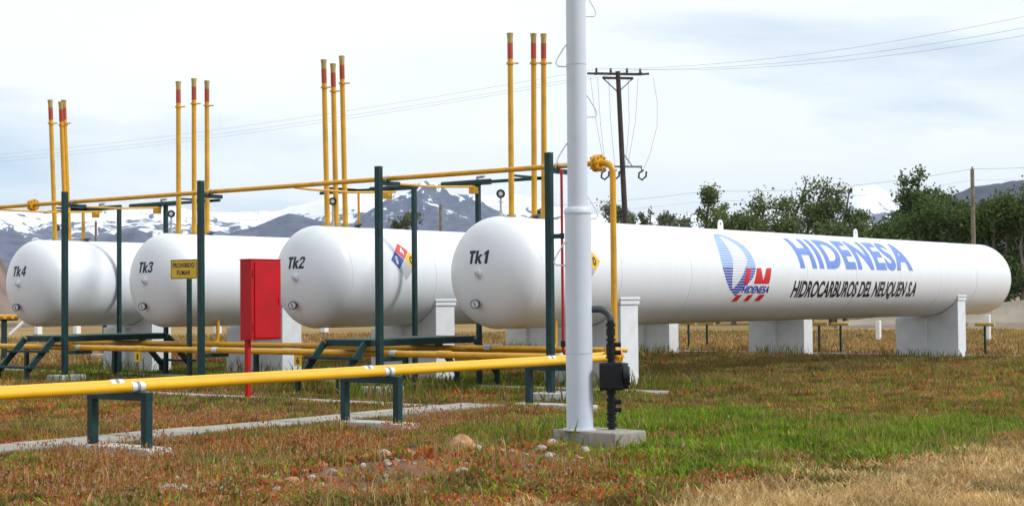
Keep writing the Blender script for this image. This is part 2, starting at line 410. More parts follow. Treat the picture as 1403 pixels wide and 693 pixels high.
def bm_obj(name, bm, m, parent):
    off = worldloc(parent); me = bpy.data.meshes.new(name)
    for v in bm.verts: v.co -= off
    bm.normal_update(); bm.to_mesh(me); bm.free(); me.materials.append(m)
    o = link(bpy.data.objects.new(name, me)); o.parent = parent; return o
def on_shell(i, X, s, eps=.004):
    """point on the flank of tank i: X along the axis, s metres up the girth from the equator on the near (-Y) side"""
    a = s/RT; return Vector((X, TY[i]-(RT+eps)*math.cos(a), ZC+(RT+eps)*math.sin(a)))
def on_head(i, dy, dz, eps=.004):
    q = max(0., 1-(dy*dy+dz*dz)/(RT*RT)); return Vector((U0-(HD*math.sqrt(q)+eps), TY[i]+dy, ZC+dz))
def shell_text(i, txt, X0, s0, w, h, m, root, bold=.02, shear=0., space=1., name='lettering'):
    bm = text_bm(txt, w, h, bold, shear, space, .06)
    for v in bm.verts: v.co = on_shell(i, X0+v.co.x, s0+v.co.y)
    return bm_obj(name, bm, m, root)
def shell_poly(i, pts, m, root, name, eps=.004):
    bm = bmesh.new(); bm.faces.new([bm.verts.new((p[0], p[1], 0)) for p in pts])
    bm.normal_update(); bmesh.ops.triangulate(bm, faces=list(bm.faces), ngon_method='EAR_CLIP')
    ys = [p[1] for p in pts]; y = math.floor(min(ys)/.06)*.06
    while y < max(ys):
        y += .06
        bmesh.ops.bisect_plane(bm, geom=list(bm.verts)+list(bm.edges)+list(bm.faces), plane_co=(0, y, 0), plane_no=(0, 1, 0))
    for v in bm.verts: v.co = on_shell(i, v.co.x, v.co.y, eps)
    return bm_obj(name, bm, m, root)

def vent(root, x, y, ztop, lean):
    """relief-valve stack: flange, tall pipe, collar with hook, red band, flared cap"""
    z0 = ZC+RT-.03
    f = lambda t: Vector((x+lean[0]*t, y+lean[1]*t, z0+(ztop-z0)*t))
    L = ztop-z0
    p = MB().tube([f(0), f(.5), f(1-.56/L)], [.064, .062, .060], 14).build('vent_pipe', M_YELB, root)
    MB().cyl(f(0), f(.09/L), .10, .10, 16).build('base_flange', M_TAN, p)
    MB().cyl(f(1-.56/L), f(1-.22/L), .063, .063, 14).build('red_band', M_RED, p)
    MB().tube([f(1-.22/L), f(1-.10/L), f(1)], [.062, .064, .076], 14).build('cap', M_TAN, p)
    k = f(1-.66/L)
    MB().cyl(k-Vector((0, 0, .02)), k+Vector((0, 0, .02)), .088, .088, 14).bar(k+Vector((.05, -.08, 0)), k+Vector((.09, -.16, .0)), .03, .03).build('collar', M_YELB, p)

VENTS = [[(26.71, 7.66, (.0, .0)), (27.52, 7.76, (.03, 0)), (27.88, 7.80, (.04, 0))],
         [(26.62, 7.62, (-.10, 0)), (26.92, 7.56, (-.09, 0)), (27.23, 7.78, (-.10, 0))],
         [(26.66, 7.62, (.0, 0)), (27.18, 7.75, (.0, 0)), (27.62, 7.74, (.0, 0))],
         [(26.77, 7.60, (-.17, 0)), (27.13, 7.58, (-.18, .0)), (27.24, 7.64, (-.19, 0))]]

GLYPH = {'T': [[(0, 1), (0, .77), (.19, .77), (.19, 0), (.46, 0), (.46, .77), (.65, .77), (.65, 1)]],
 'k': [[(0, 0), (0, 1), (.25, 1), (.25, .52), (.42, .70), (.71, .70), (.43, .42), (.73, 0), (.43, 0), (.29, .26), (.25, .22), (.25, 0)]],
 '1': [[(.15, 0), (.42, 0), (.42, 1), (.23, 1), (.0, .83), (.0, .61), (.15, .71)]],
 '2': [[(0, .70), (.03, .86), (.13, .97), (.3, 1), (.48, .97), (.58, .86), (.60, .70), (.55, .55), (.40, .38), (.26, .2), (.60, .2), (.60, 0), (0, 0), (0, .16), (.2, .40), (.36, .58), (.41, .70), (.38, .79), (.30, .82), (.22, .79), (.19, .68)]],
 '3': [[(0, .74), (.04, .89), (.15, .98), (.30, 1), (.46, .97), (.57, .88), (.58, .74), (.53, .61), (.44, .54), (.56, .45), (.61, .29), (.57, .12), (.46, .03), (.30, 0), (.14, .03), (.03, .13), (0, .29), (.19, .31), (.22, .21), (.30, .18), (.39, .22), (.42, .31), (.38, .42), (.28, .46), (.22, .46), (.22, .62), (.29, .62), (.37, .66), (.40, .74), (.37, .81), (.30, .83), (.22, .80), (.19, .71)]],
 '4': [[(0, .2), (0, .38), (.33, 1), (.34, 1), (.34, .72), (.17, .38), (.34, .38), (.34, .2)], [(.34, 0), (.34, 1), (.53, 1), (.53, .38), (.64, .38), (.64, .2), (.53, .2), (.53, 0)]]}
def make_tank(i):
    y = TY[i]
    lab = ['white horizontal gas tank marked Tk1, nearest, with blue company lettering on its flank',
           'white horizontal gas tank marked Tk2 with a hazard diamond on its flank',
           'white horizontal gas tank marked Tk3, behind the yellow no-smoking sign',
           'white horizontal gas tank marked Tk4, at the far left end of the row'][i]
    root = empty('gas_tank', (U0+TL/2, y, ZC-RT), lab, 'tank', 'row of four gas tanks')
    # shell of revolution with ellipsoidal heads
    prof = [(U0-HD*math.cos(t), RT*math.sin(t)) for t in (math.pi/2*k/16 for k in range(17))]
    prof += [(U0+TL*k/14, RT) for k in range(1, 14)]
    prof += [(U0+TL+HD*math.sin(t), RT*math.cos(t)) for t in (math.pi/2*k/16 for k in range(17))]
    n = 72; V = []; F = []
    for (x, r) in prof:
        r = max(r, .002)
        for k in range(n):
            a = 2*math.pi*k/n; V.append((x, y+r*math.cos(a), ZC+r*math.sin(a)))
    for j in range(len(prof)-1):
        for k in range(n): F.append((j*n+k, j*n+(k+1) % n, (j+1)*n+(k+1) % n, (j+1)*n+k))
    F.append(tuple(range(n))); F.append(tuple(range((len(prof)-1)*n+n-1, (len(prof)-1)*n-1, -1)))
    b = MB(); b.add(V, F, True); b.sm[-1] = b.sm[-2] = False
    shell = b.build('shell', M_TANK, root)
    # weld beads round the shell
    for q in (0., TL) + tuple(TL*k/9 for k in range(1, 9)):
        w = MB(); pts = [(U0+q, y+(RT+.001)*math.cos(a), ZC+(RT+.001)*math.sin(a)) for a in (2*math.pi*k/72 for k in range(73))]
        w.tube(pts, .005, 5, caps=False).build('weld_seam', M_TANK, shell)
    for (x, zt, lean) in VENTS[i]: vent(root, x, y, zt, lean)
    # number on the head
    bm = bmesh.new(); cx_ = 0.
    for ch in 'Tk%d' % (i+1):
        if ch in '14': cx_ += .08
        for pl in GLYPH[ch]: bm.faces.new([bm.verts.new(((cx_+p[0]*.80+p[1]*.09)*.31, p[1]*.28, 0)) for p in pl])
        cx_ += {'T': .58, 'k': .58}.get(ch, .6)
    bm.normal_update(); bmesh.ops.triangulate(bm, faces=list(bm.faces), ngon_method='EAR_CLIP')
    for q in range(1, 6): bmesh.ops.bisect_plane(bm, geom=list(bm.verts)+list(bm.edges)+list(bm.faces), plane_co=(0, q*.05, 0), plane_no=(0, 1, 0))
    for v in bm.verts: v.co = on_head(i, .31-v.co.x*1.08, .185+v.co.y)
    bm_obj('lettering', bm, M_INK, root)
    # blank nozzle in the middle of the head
    c = on_head(i, 0, -.03, 0)
    nz = MB().cyl(c+Vector((.02, 0, 0)), c-Vector((.05, 0, 0)), .085, .085, 20).build('nozzle', M_TANK, root)
    MB().cyl(c-Vector((.05, 0, 0)), c-Vector((.09, 0, 0)), .055, .05, 16).build('plug', M_STEEL, nz)
    # level gauge below it
    c = on_head(i, .16, -.66, 0); d = Vector((-.86, -.46, -.02)).normalized()
    g = MB().cyl(c-d*.05, c+d*.10, .05, .05, 14).cyl(c+d*.10, c+d*.17, .098, .098, 24).build('level_gauge', M_DIAL, root)
    MB().cyl(c+d*.172, c+d*.176, .078, .078, 24).build('dial', M_GLASS, g)
    MB().bar(c+d*.182+Vector((0, -.012, -.05)), c+d*.182+Vector((-.01, .02, .05)), .012, .012).build('needle', M_INK, g)
    return root
TANKS = [make_tank(i) for i in range(4)]

def top_gauge(root, i, x, zt, face=(-.8, -.6)):
    y = TY[i]; z0 = ZC+RT-.02; f = Vector((face[0], face[1], 0)).normalized()
    st = MB().cyl((x, y, z0), (x, y, z0+.16), .045, .035, 10).cyl((x, y, z0+.15), (x, y, zt-.09), .022, .022, 10)
    st.cyl((x-.06, y, z0+.34), (x+.06, y, z0+.34), .016, .016, 8)
    g = st.build('pressure_gauge', M_STEEL, root); c = Vector((x, y, zt))
    d = MB().cyl(c-f*.03, c+f*.03, .095, .095, 22).build('gauge_case', M_DIAL, g)
    MB().cyl(c+f*.031, c+f*.035, .046, .046, 22).build('dial', M_GLASS, g)
top_gauge(TANKS[0], 0, 26.34, 4.16); top_gauge(TANKS[1], 1, 26.80, 4.27); top_gauge(TANKS[2], 2, 26.42, 4.18)
top_gauge(TANKS[3], 3, 26.80, 4.02)
def stub(root, i, x, zt, r, m, name):
    y = TY[i]; z0 = ZC+RT-.02
    p = MB().cyl((x, y, z0), (x, y, zt), r, r*.9, 12).build(name, m, root)
    MB().cyl((x, y, z0), (x, y, z0+.09), r*2.2, r*2.0, 14).build('flange', M_TAN, p)
stub(TANKS[1], 1, 27.69, 4.50, .034, M_YELB, 'riser_pipe'); stub(TANKS[3], 3, 27.71, 4.48, .05, M_YELB, 'riser_pipe')
for i in range(4):
    m = MB(); x = 27.45+.1*i; y = TY[i]-.1; m.cyl((x, y, 3.62), (x, y, 3.73), .06, .06, 12).cyl((x-.09, y, 3.70), (x+.09, y-.03, 3.74), .03, .03, 8)
    m.build('valve', M_DIAL, TANKS[i])
# lifting lugs: plates with an eye
for i in range(4):
    for x in (35.49, 43.36):
        b = MB(); y = TY[i]; z0 = ZC+RT-.02
        out = [(-.13, 0), (.13, 0), (.12, .16)] + [(.12*math.cos(a), .16+.12*math.sin(a)) for a in (math.pi*k/8 for k in range(1, 8))] + [(-.12, .16)]
        inn = [(.045*math.cos(a), .17+.045*math.sin(a)) for a in (2*math.pi*k/10 for k in range(10))]
        bm = bmesh.new()
        ov = [bm.verts.new((x+p[0], y-.015, z0+p[1])) for p in out]; iv = [bm.verts.new((x+p[0], y-.015, z0+p[1])) for p in inn]
        es = [bm.edges.new((L[k], L[(k+1) % len(L)])) for L in (ov, iv) for k in range(len(L))]
        bmesh.ops.triangle_fill(bm, edges=es, use_beauty=True)
        ex = bmesh.ops.extrude_face_region(bm, geom=list(bm.faces))
        for v in ex['geom']:
            if isinstance(v, bmesh.types.BMVert): v.co.y += .03
        bmesh.ops.recalc_face_normals(bm, faces=bm.faces)
        bm_obj('lifting_lug', bm, M_WHITE, TANKS[i])

# lettering and emblem on the flank of the nearest tank
t = TANKS[0]
shell_text(0, 'HIDENESA', 37.62, .19, 7.15, 1.02, M_BLUE, t, bold=.042, shear=.0, space=1.10)
shell_text(0, 'HIDROCARBUROS DEL NEUQUEN S.A', 37.22, -.60, 7.85, .47, M_INK, t, bold=.032, shear=.16, space=1.0)
def lerp_edge(E, s):
    E = sorted(E, key=lambda p: p[1])
    for a, b in zip(E, E[1:]):
        if a[1] <= s <= b[1]: return a[0]+(b[0]-a[0])*((s-a[1])/(b[1]-a[1]) if b[1] > a[1] else 0)
    return E[0][0] if s < E[0][1] else E[-1][0]
OL = [(34.10, 1.22), (33.968, 1.149), (33.798, .954), (33.66, .755), (33.557, .423), (33.575, .129), (33.707, -.127), (33.949, -.359), (34.30, -.529)]
IL = [(34.20, 1.15), (34.19, 1.05), (34.15, .805), (34.156, .594), (34.144, .372), (34.047, .105), (34.012, -.096), (34.07, -.37)]
IR = [(34.321, 1.15), (34.572, .939), (34.759, .748), (34.83, .575), (34.87, .384), (34.70, .20), (34.521, -.006), (34.34, -.181), (34.10, -.37)]
OR = [(34.281, 1.25), (34.493, 1.205), (34.673, 1.105), (34.874, .95), (35.041, .794), (35.143, .599), (35.196, .389), (35.223, .236), (35.138, .057), (35.05, -.061), (34.80, -.24), (34.36, -.529)]
emb = MB(); embd = MB(); embp = MB()
def stripe(dst, e0, e1, s0, s1):
    a = lerp_edge(e0, s0); b = lerp_edge(e1, s0); c = lerp_edge(e1, s1); d = lerp_edge(e0, s1)
    if b-a < .01 and c-d < .01: return
    dst.poly([on_shell(0, a, s0), on_shell(0, max(b, a), s0), on_shell(0, max(c, d), s1), on_shell(0, d, s1)])
st, k = .066, 0
s = -.53
while s < 1.22:
    s1 = s+st*.70; dst = embd if s < .14 else emb
    if s < -.37: stripe(dst, OL, OR, s, s1)
    elif s1 > 1.14: stripe(dst, OL, OR, s, min(s1, 1.235))
    else:
        stripe(dst, OL, IL, s, s1); stripe(dst, IR, OR, s, s1)
        stripe(embp, [(p[0]+.03, p[1]) for p in IL], [(p[0]-.03, p[1]) for p in IR], s+.02, s+.034)
    s += st
e = emb.build('emblem_leaf', M_LBLUE, t); embd.build('emblem_leaf_foot', M_DBLUE, e); embp.build('emblem_hairlines', M_PALE, e)
REDS = [[(34.75, .171), (34.955, .173), (34.813, -.224), (34.581, -.224)],
        [(35.249, .171), (35.462, .185), (35.557, -.147), (35.748, .176), (36.008, .191), (35.884, -.22), (35.106, -.223)],
        [(34.40, -.513), (34.66, -.507), (34.53, -.695), (34.27, -.694)],
        [(34.98, -.514), (35.22, -.509), (35.09, -.689), (34.85, -.691)],
        [(35.54, -.509), (35.83, -.504), (35.68, -.685), (35.40, -.684)]]
for p in REDS: shell_poly(0, p, M_LRED, e, 'emblem_stroke', .007)
bm = text_bm('HIDENESA', 1.36, .19, .02, .3, 1., .06)
for v in bm.verts: v.co = on_shell(0, 34.57+v.co.x, -.465+v.co.y, .010)
bm_obj('emblem_lettering', bm, M_DBLUE, e)

def diamond(i, X, s, h):
    """four-colour hazard diamond curved onto the flank"""
    root = TANKS[i]; c = (X, s); g = .012
    q = h/2
    sq = {'red': (0, q, M_DRED, '4', M_WHITE), 'blue': (-q, 0, M_DBL, '1', M_WHITE), 'yellow': (q, 0, M_DYEL, '0', M_INK), 'white': (0, -q, M_DWH, '', None)}
    base = shell_poly(i, [(X, s+h+.03), (X-h-.03, s), (X, s-h-.03), (X+h+.03, s)], M_WHITE, root, 'hazard_diamond', .003)
    for k, (dx, dy, m, tx, tm) in sq.items():
        f = shell_poly(i, [(X+dx, s+dy+q-g), (X+dx-q+g, s+dy), (X+dx, s+dy-q+g), (X+dx+q-g, s+dy)], m, base, k+'_field', .006)
        if tx:
            bm = text_bm(tx, h*.26 if tx != '1' else h*.16, h*.42, .03, 0, 1, .06)
            for v in bm.verts: v.co = on_shell(i, X+dx-h*.13+v.co.x, s+dy-h*.21+v.co.y, .009)
            bm_obj('numeral', bm, tm, base)
diamond(1, 28.07, .40, .49); diamond(0, 27.88, .25, .47)

# ---------------------------------------------------------------- concrete saddles
def saddle(i, x0, x1, label):
    y = TY[i]; hw = 1.04; zt = 1.76; zb = -.28
    root = empty('concrete_saddle', ((x0+x1)/2, y, -.1), label, 'support', 'white concrete saddles under the tanks')
    # cross-section in YZ with the circular seat cut out
    a0 = math.asin((zt-ZC)/(RT+.015)); pts = [(-hw, zb), (hw, zb), (hw, zt)]
    rr = RT+.015; n = 20; ya = min(hw-.12, rr*math.cos(a0))
    a1 = -math.acos(ya/rr)
    seat = [(rr*math.cos(a), ZC+rr*math.sin(a)) for a in (a1+(-math.pi-2*a1)*k/n for k in range(n+1))]
    for x_0, x_1, h0, h1, nm in ((x0, x1, -hw, hw, 'wall'),):
        V = [(x, y+p[0], p[1]) for x in (x_0, x_1) for p in pts] 
    prof = [(-hw, zb), (hw, zb), (hw, zt), (ya, zt)] + seat + [(-ya, zt), (-hw, zt)]
    k = len(prof); b = MB()
    V = [(x0, y+p[0], p[1]) for p in prof] + [(x1, y+p[0], p[1]) for p in prof]
    F = [tuple(range(k-1, -1, -1)), tuple(range(k, 2*k))] + [(j, (j+1) % k, k+(j+1) % k, k+j) for j in range(k)]
    b.add(V, F); b.build('saddle_wall', M_SADDLE, root)
    # projecting pier over half the face, shoulder caps, footing
    MB().box((x0-.06, y+hw/2+.01, .46), (.12, hw-.02, 1.46)).build('pier', M_SADDLE, root)
    for sgn in (-1, 1):
        c = MB(); yy = y+sgn*(hw-.06)
        c.box(((x0+x1)/2, yy, zt+.045), (x1-x0+.06, .18, .085), bev=.012).build('cap', M_SADDLE, root)
        MB().box(((x0+x1)/2, yy, zt+.14), (x1-x0+.10, .20, .06), bev=.012).build('cap', M_SADDLE, root)
    MB().box(((x0+x1)/2, y, -.165), (x1-x0+.34, 2*hw+.34, .20), bev=.03).build('footing', M_CONC, root)
    SLABS.append((x0-.2, x1+.2, y-hw-.2, y+hw+.2))
nm = ['Tk1', 'Tk2', 'Tk3', 'Tk4']
for i in range(4):
    saddle(i, 29.32, 30.02, 'white concrete saddle under the near end of tank %s' % nm[i])
    saddle(i, 48.48, 49.10, 'white concrete saddle under the far end of tank %s' % nm[i])

# ---------------------------------------------------------------- pipe rack posts along the heads
POSTX = 24.30
PY = [18.16, 22.64, 28.28, 33.46]
POSTLAB = ['tall dark green post in front of tank Tk1, next to the white mast', 'tall dark green post standing right of the Tk2 marking',
           'tall dark green post overlapping the yellow no-smoking sign', 'tall dark green post in front of tank Tk4, leftmost of four']
for k, y in enumerate(PY):
    g = gzf(POSTX, y); root = empty('rack_post', (POSTX, y, g), POSTLAB[k], 'post', 'tall green pipe rack posts')
    MB().box((POSTX, y, (4.70+g)/2), (.128, .128, 4.70-g), bev=.01).build('column', M_GREEN, root)
    MB().box((POSTX+.32, y, 4.375), (.62, .09, .09)).build('upper_arm', M_GREEN, root)
    MB().box((POSTX+.40, y, .66), (.80, .09, .09)).build('lower_arm', M_GREEN, root)
    MB().box((POSTX, y, 4.712), (.134, .134, .02)).build('end_plate', M_GREENT, root)
    MB().box((POSTX+.05, y, .02), (.75, .60, .17), bev=.02).build('concrete_pad', M_PADW, root)
    for yy in (-.14, .14): MB().cyl((POSTX+.13, y+yy, .09), (POSTX+.13, y+yy, .15), .02, .02, 8).build('anchor_bolt', M_STEEL, root)
    SLABS.append((POSTX-.36, POSTX+.46, y-.33, y+.33))

def flange(root, c, d, r, n_b=8, m=M_YEL, gap=.03):
    """bolted flange pair"""
    c = Vector(c); d = Vector(d).normalized()
    f = MB().cyl(c-d*(gap/2+.055), c-d*gap/2, r, r, 24).cyl(c+d*gap/2, c+d*(gap/2+.055), r, r, 24).cyl(c-d*gap, c+d*gap, r*.78, r*.78, 20).build('flange', m, root)
    a = d.orthogonal().normalized(); e = d.cross(a); b = MB()
    for k in range(n_b):
        t = 2*math.pi*k/n_b; p = c+(a*math.cos(t)+e*math.sin(t))*r*.84
        b.cyl(p-d*.11, p+d*.11, .022, .022, 6)
    b.build('bolts', m, f)
    return f
def clamp(root, c, r, ax='y', m=M_STEEL):
    """strap over the pipe at a support"""
    c = Vector(c); pts = [];
    for k in range(13):
        a = math.pi*k/12
        v = Vector((math.cos(a)*(r+.012), 0, math.sin(a)*(r+.012))) if ax == 'y' else Vector((0, math.cos(a)*(r+.012), math.sin(a)*(r+.012)))
        pts.append(c+v)
    pts = [pts[0]-Vector((0, 0, r))]+pts+[pts[-1]-Vector((0, 0, r))]
    return MB().tube(pts, .018, 8).build('clamp', m, root)

# overhead header with the riser that brings it down to the front lines
OHX, OHZ, RP = POSTX+.28, 4.475, .052
root = empty('overhead_pipe', (OHX, 26, 4.42), 'long yellow pipe running overhead along all four tanks, turning down by the white mast', 'pipe')
ry = 16.86
MB().tube([(OHX, 44, OHZ+.02), (OHX, 30, OHZ), (OHX, ry+.30, OHZ)], RP, 16).build('header', M_YEL, root)
pts = [(OHX, ry+.30, OHZ), (OHX, ry+.2, OHZ)] + arc((OHX, ry+.2, OHZ-.2), (0, 0, 1), (0, -1, 0), .2, 10)[1:] + [(OHX, ry, 2.4), (OHX, ry, .98)]
pts += [Vector((OHX, ry, .83))]
MB().tube(pts, .060, 16).build('riser', M_YEL, root)
flange(root, (OHX, ry+.34, OHZ), (0, 1, 0), .165); flange(root, (OHX, 35.2, OHZ), (0, 1, 0), .15)
for y in PY: clamp(root, (OHX, y, OHZ), RP, 'y')
# thin branches from the header back to the junction boxes between the tanks
for yb, xe, ze in ((22.95, 27.9, 4.44), (25.45, 27.9, 4.42), (34.1, 27.9, 4.44), (36.7, 27.9, 4.40)):
    MB().tube([(OHX, yb, OHZ-.04), (OHX+.5, yb, OHZ-.06), (26.4, yb, OHZ-.06), (xe, yb, OHZ+.02)], .026, 8).build('branch_pipe', M_YEL, root)

# row header at knee height, on the lower arms
RX, RZ = POSTX+.42, .705+.070
root = empty('row_pipe', (RX, 27, .7), 'thick yellow pipe at knee height running along the posts in front of the tanks', 'pipe')
MB().tube([(RX, 44, RZ), (RX, 30, RZ), (RX, 17.1, RZ-.01)], .070, 16).build('pipe', M_YEL, root)
for y in PY: MB().cyl((RX, y-.10, RZ), (RX, y+.06, RZ), .077, .077, 18).build('clamp', M_BAND, root)
for y in (21.2, 31.0): MB().cyl((RX, y-.16, RZ), (RX, y+.16, RZ), .083, .083, 18).build('coupling', M_YEL, root)
for y, tx in ((25.42, '6'), (31.0, '')):
    tg = MB().box((RX-.09, y, RZ-.19), (.012, .24, .24)).build('number_tag', M_SIGNY, root)
    if tx:
        bm = text_bm(tx, .10, .16, .03, 0, 1, .5)
        for v in bm.verts: v.co = Vector((RX-.099, y+.05-v.co.x, RZ-.27+v.co.y))
        bm_obj('numeral', bm, M_INK, tg)
    else: MB().box((RX-.098, y, RZ-.19), (.003, .06, .14)).build('mark', M_INK, tg)
# liquid lines: second header further in with risers to the tank bottoms
LXP = 26.95
root = empty('liquid_pipe', (LXP, 29, .7), 'yellow pipe under the tank heads with short risers to the tank bottoms', 'pipe')
MB().tube([(LXP, 36.9, 1.02)] + arc((LXP, 36.8, .93), (0, 1, 0), (0, 0, -1), .10, 6) + [(LXP, 30, .83), (LXP, 18.9, .82)], .066, 16).build('pipe', M_YEL, root)
for i in (0, 2):
    y = TY[i]-.6
    zt = ZC-math.sqrt(RT**2-(y-TY[i])**2)+.02
    MB().tube([(LXP, y, .82), (LXP+.35, y, .82)] + arc((LXP+.35, y, .97), (0, 0, -1), (1, 0, 0), .15, 6)[1:] + [(LXP+.5, y, zt)], .045, 12).build('riser', M_YEL, root)
for y in (20.2, 24.3, 29.3, 34.9, 38.9):
    gg = gzf(LXP, y); MB().box((LXP, y, (.74+gg)/2), (.10, .10, .74-gg)).box((LXP, y, .742), (.16, .12, .02)).build('stand', M_GREEN, root)
MB().tube([(26.3, 21.9, .87), (26.3, 17.9, .86)], .05, 12).build('loop_pipe', M_YEL, root)
MB().box((26.45, 21.3, .88), (.5, .16, .12), bev=.02).build('valve_body', M_STEEL, root)
for y in (21.6, 18.2): MB().tube([(26.3, y, .865), (26.6, y, .865), (LXP, y, .83)], .045, 10).build('cross_pipe', M_YEL, root)

# ---------------------------------------------------------------- front pair of low pipes on goal-post stands
SX = [8.05, 12.66, 17.30, 21.90]
SLAB = ['dark green goal-post pipe stand at the far left edge', 'dark green goal-post pipe stand on a pale pad, left foreground', 'dark green goal-post pipe stand on a pale pad, centre foreground',
        'dark green pipe stand half hidden behind the white mast']
for k, x in enumerate(SX):
    if k == 0: continue
    root = empty('pipe_stand', (x, 16.3, 0), SLAB[k], 'stand', 'green stands under the front pipes')
    for y in (15.76, 16.84):
        g = gzf(x, y); MB().box((x, y, (.66+g)/2), (.105, .105, .66-g), bev=.008).build('leg', M_GREEN, root)
    MB().box((x, 16.30, .715), (.11, 1.19, .11), bev=.008).build('beam', M_GREEN, root)
    MB().box((x+.02, 16.30, .02), (.40, 1.55, .12), bev=.02).build('concrete_pad', M_PADW, root)
    SLABS.append((x-.34, x+.30, 15.38, 17.16))
FR = .060
FPY = (15.96, 16.38)
for k, y in enumerate(FPY):
    FZ = .77+.061+.02*k
    root = empty('front_pipe', (15, y, .77), ['bright yellow low front pipe, the nearer of the pair', 'bright yellow low front pipe, the farther of the pair'][k], 'pipe', 'pair of yellow front pipes')
    ye = 16.5 if k == 0 else 16.86
    MB().tube([(3.0, y, FZ), (12, y, FZ), (21.9, y, FZ), (23.2, y+(ye-y)*.35, FZ), (24.0 if k == 0 else OHX, ye, FZ)], FR, 18).build('pipe', M_YELP, root)
    for x in SX[1:]:
        b = MB().cyl((x-.10, y, FZ), (x+.10, y, FZ), FR+.006, FR+.006, 18).build('band', M_BAND, root)
        MB().cyl((x-.022, y, FZ), (x+.022, y, FZ), FR+.011, FR+.011, 18).build('strap', M_BANDG, b)
    if k == 0: flange(root, (24.02, ye, FZ), (1, .1, 0), .17)
    else: flange(root, (OHX-.16, ye, FZ), (1, 0, 0), .15)

# ---------------------------------------------------------------- canopy frames between the tanks (post, tube, thin angle, junction box)
def frame(name_lab, yp, tube0, tube1, ang0, ang1, ybox, i):
    x = 28.0; g = -.1; root = empty('vent_brace', (x, yp, g), name_lab, 'frame', 'green frames bracing the vent stacks')
    MB().box((x, yp, (4.60+g)/2), (.10, .10, 4.60-g), bev=.01).build('column', M_GREEN, root)
    MB().cyl((x, tube0, 4.60), (x, tube1, 4.60), .068, .068, 14).build('cross_tube', M_GREEN, root)
    MB().box((x-.12, (ang0+ang1)/2, 4.585), (.07, abs(ang1-ang0), .07)).build('angle_bar', M_GREEN, root)
    for (vx, zt, ln) in VENTS[i]:
        vy = TY[i]
        MB().bar((x-.14, vy+.06, 4.585), (vx+.02, vy+.06, 4.585), .04, .05).build('tie', M_GREEN, root)
    b = MB().box((x-.16, ybox, 4.41), (.16, .17, .16), bev=.02).build('junction_box', M_YEL, root)
    MB().box((x-.10, ybox, 4.535), (.08, .1, .07)).build('bracket', M_GREEN, b)
    c = MB(); c.tube([(x, ybox+.02, 4.66), (x, ybox+.02, 4.72), (x, ybox-.2, 4.73)], .035, 8).build('conduit_fitting', M_STEEL, root)
frame('green frame post between Tk1 and Tk2, its arm reaching over Tk1', 22.97, 22.6, 24.05, 20.75, 23.2, 22.97, 0)
frame('green frame post in front of the hazard diamond on Tk2', 24.94, 24.88, 26.35, 26.2, 27.95, 25.65, 1)
frame('green frame post between Tk3 and Tk4, its arm reaching over Tk3', 34.03, 33.5, 35.54, 31.7, 34.3, 34.2, 2)
frame('green frame post on the right side of Tk4', 36.05, 36.0, 37.6, 37.4, 39.39, 36.9, 3)

# ---------------------------------------------------------------- stiles over the pipes
def stile(y0, y1, xs, x0, x1, label):
    g = -.12; zt = 1.085
    root = empty('steel_stile', ((x0+x1)/2, (y0+y1)/2, g), label, 'stile', 'green steps crossing the pipes')
    # deck of three planks and edge channels
    n = 4; w = (y1-y0)/n
    for k in range(n): MB().box(((x0+x1)/2, y0+w*(k+.5), zt-.015), (x1-x0, w-.012, .03)).build('deck_plank', M_GREENT, root)
    for y in (y0+.04, y1-.04): MB().box(((x0+x1)/2, y, zt-.092), (x1-x0-.1, .07, .13)).build('edge_beam', M_GREEN, root)
    for x in (x0+.045, x1-.045): MB().box((x, (y0+y1)/2, zt-.092), (.07, y1-y0-.16, .118)).build('end_beam', M_GREEN, root)
    # stairs at both ends: stringers, two treads, legs
    for s, xe in ((-1, x0), (1, x1)):
        run = x0-xs
        for y in (y0+.035, y1-.035):
            MB().bar((xe+s*.02, y, zt-.09), (xe+s*(run-.02), y, .235), .06, .15).build('stringer', M_GREEN, root)
            MB().box((xe+s*(run+.0), y, (.30+g)/2), (.09, .09, .30-g)).build('leg', M_GREEN, root)
        for tz, fx in ((.70, .46), (.315, .98)):
            MB().box((xe+s*run*fx, (y0+y1)/2, tz), (.26, y1-y0+.20, .055)).build('tread', M_GREEN, root)
stile(22.86, 24.14, 23.35, 24.15, 27.75, 'dark green steel stile with steps between tanks Tk1 and Tk2')
stile(33.66, 34.94, 23.35, 24.15, 27.75, 'dark green steel stile with steps between tanks Tk3 and Tk4')

# ---------------------------------------------------------------- red hose cabinet, no-smoking sign, red pipe
bx, by = 20.92, 22.98
root = empty('fire_cabinet', (bx, by, 0), 'tall red metal fire hose cabinet on a single red post', 'cabinet')
MB().box((bx, by, .56), (.09, .09, 1.24), bev=.008).build('post', M_REDBOX, root)
cab = MB().box((bx+.30, by-.04, 1.93), (.78, .32, 1.56), bev=.012).build('cabinet_body', M_REDBOX, root)
MB().box((bx+.33, by-.212, 1.93), (.68, .022, 1.48), bev=.008).build('door', M_REDBOX, cab)
MB().box((bx+.30, by-.04, 2.718), (.80, .34, .018)).build('roof_plate', M_REDBOX, cab)
for z in (1.4, 2.45): MB().cyl((bx-.04, by-.212, z-.06), (bx-.04, by-.212, z+.06), .014, .014, 8).build('hinge', M_REDBOX, cab)
MB().box((bx+.62, by-.232, 1.9), (.03, .02, .10)).build('latch', M_REDBOX, cab)

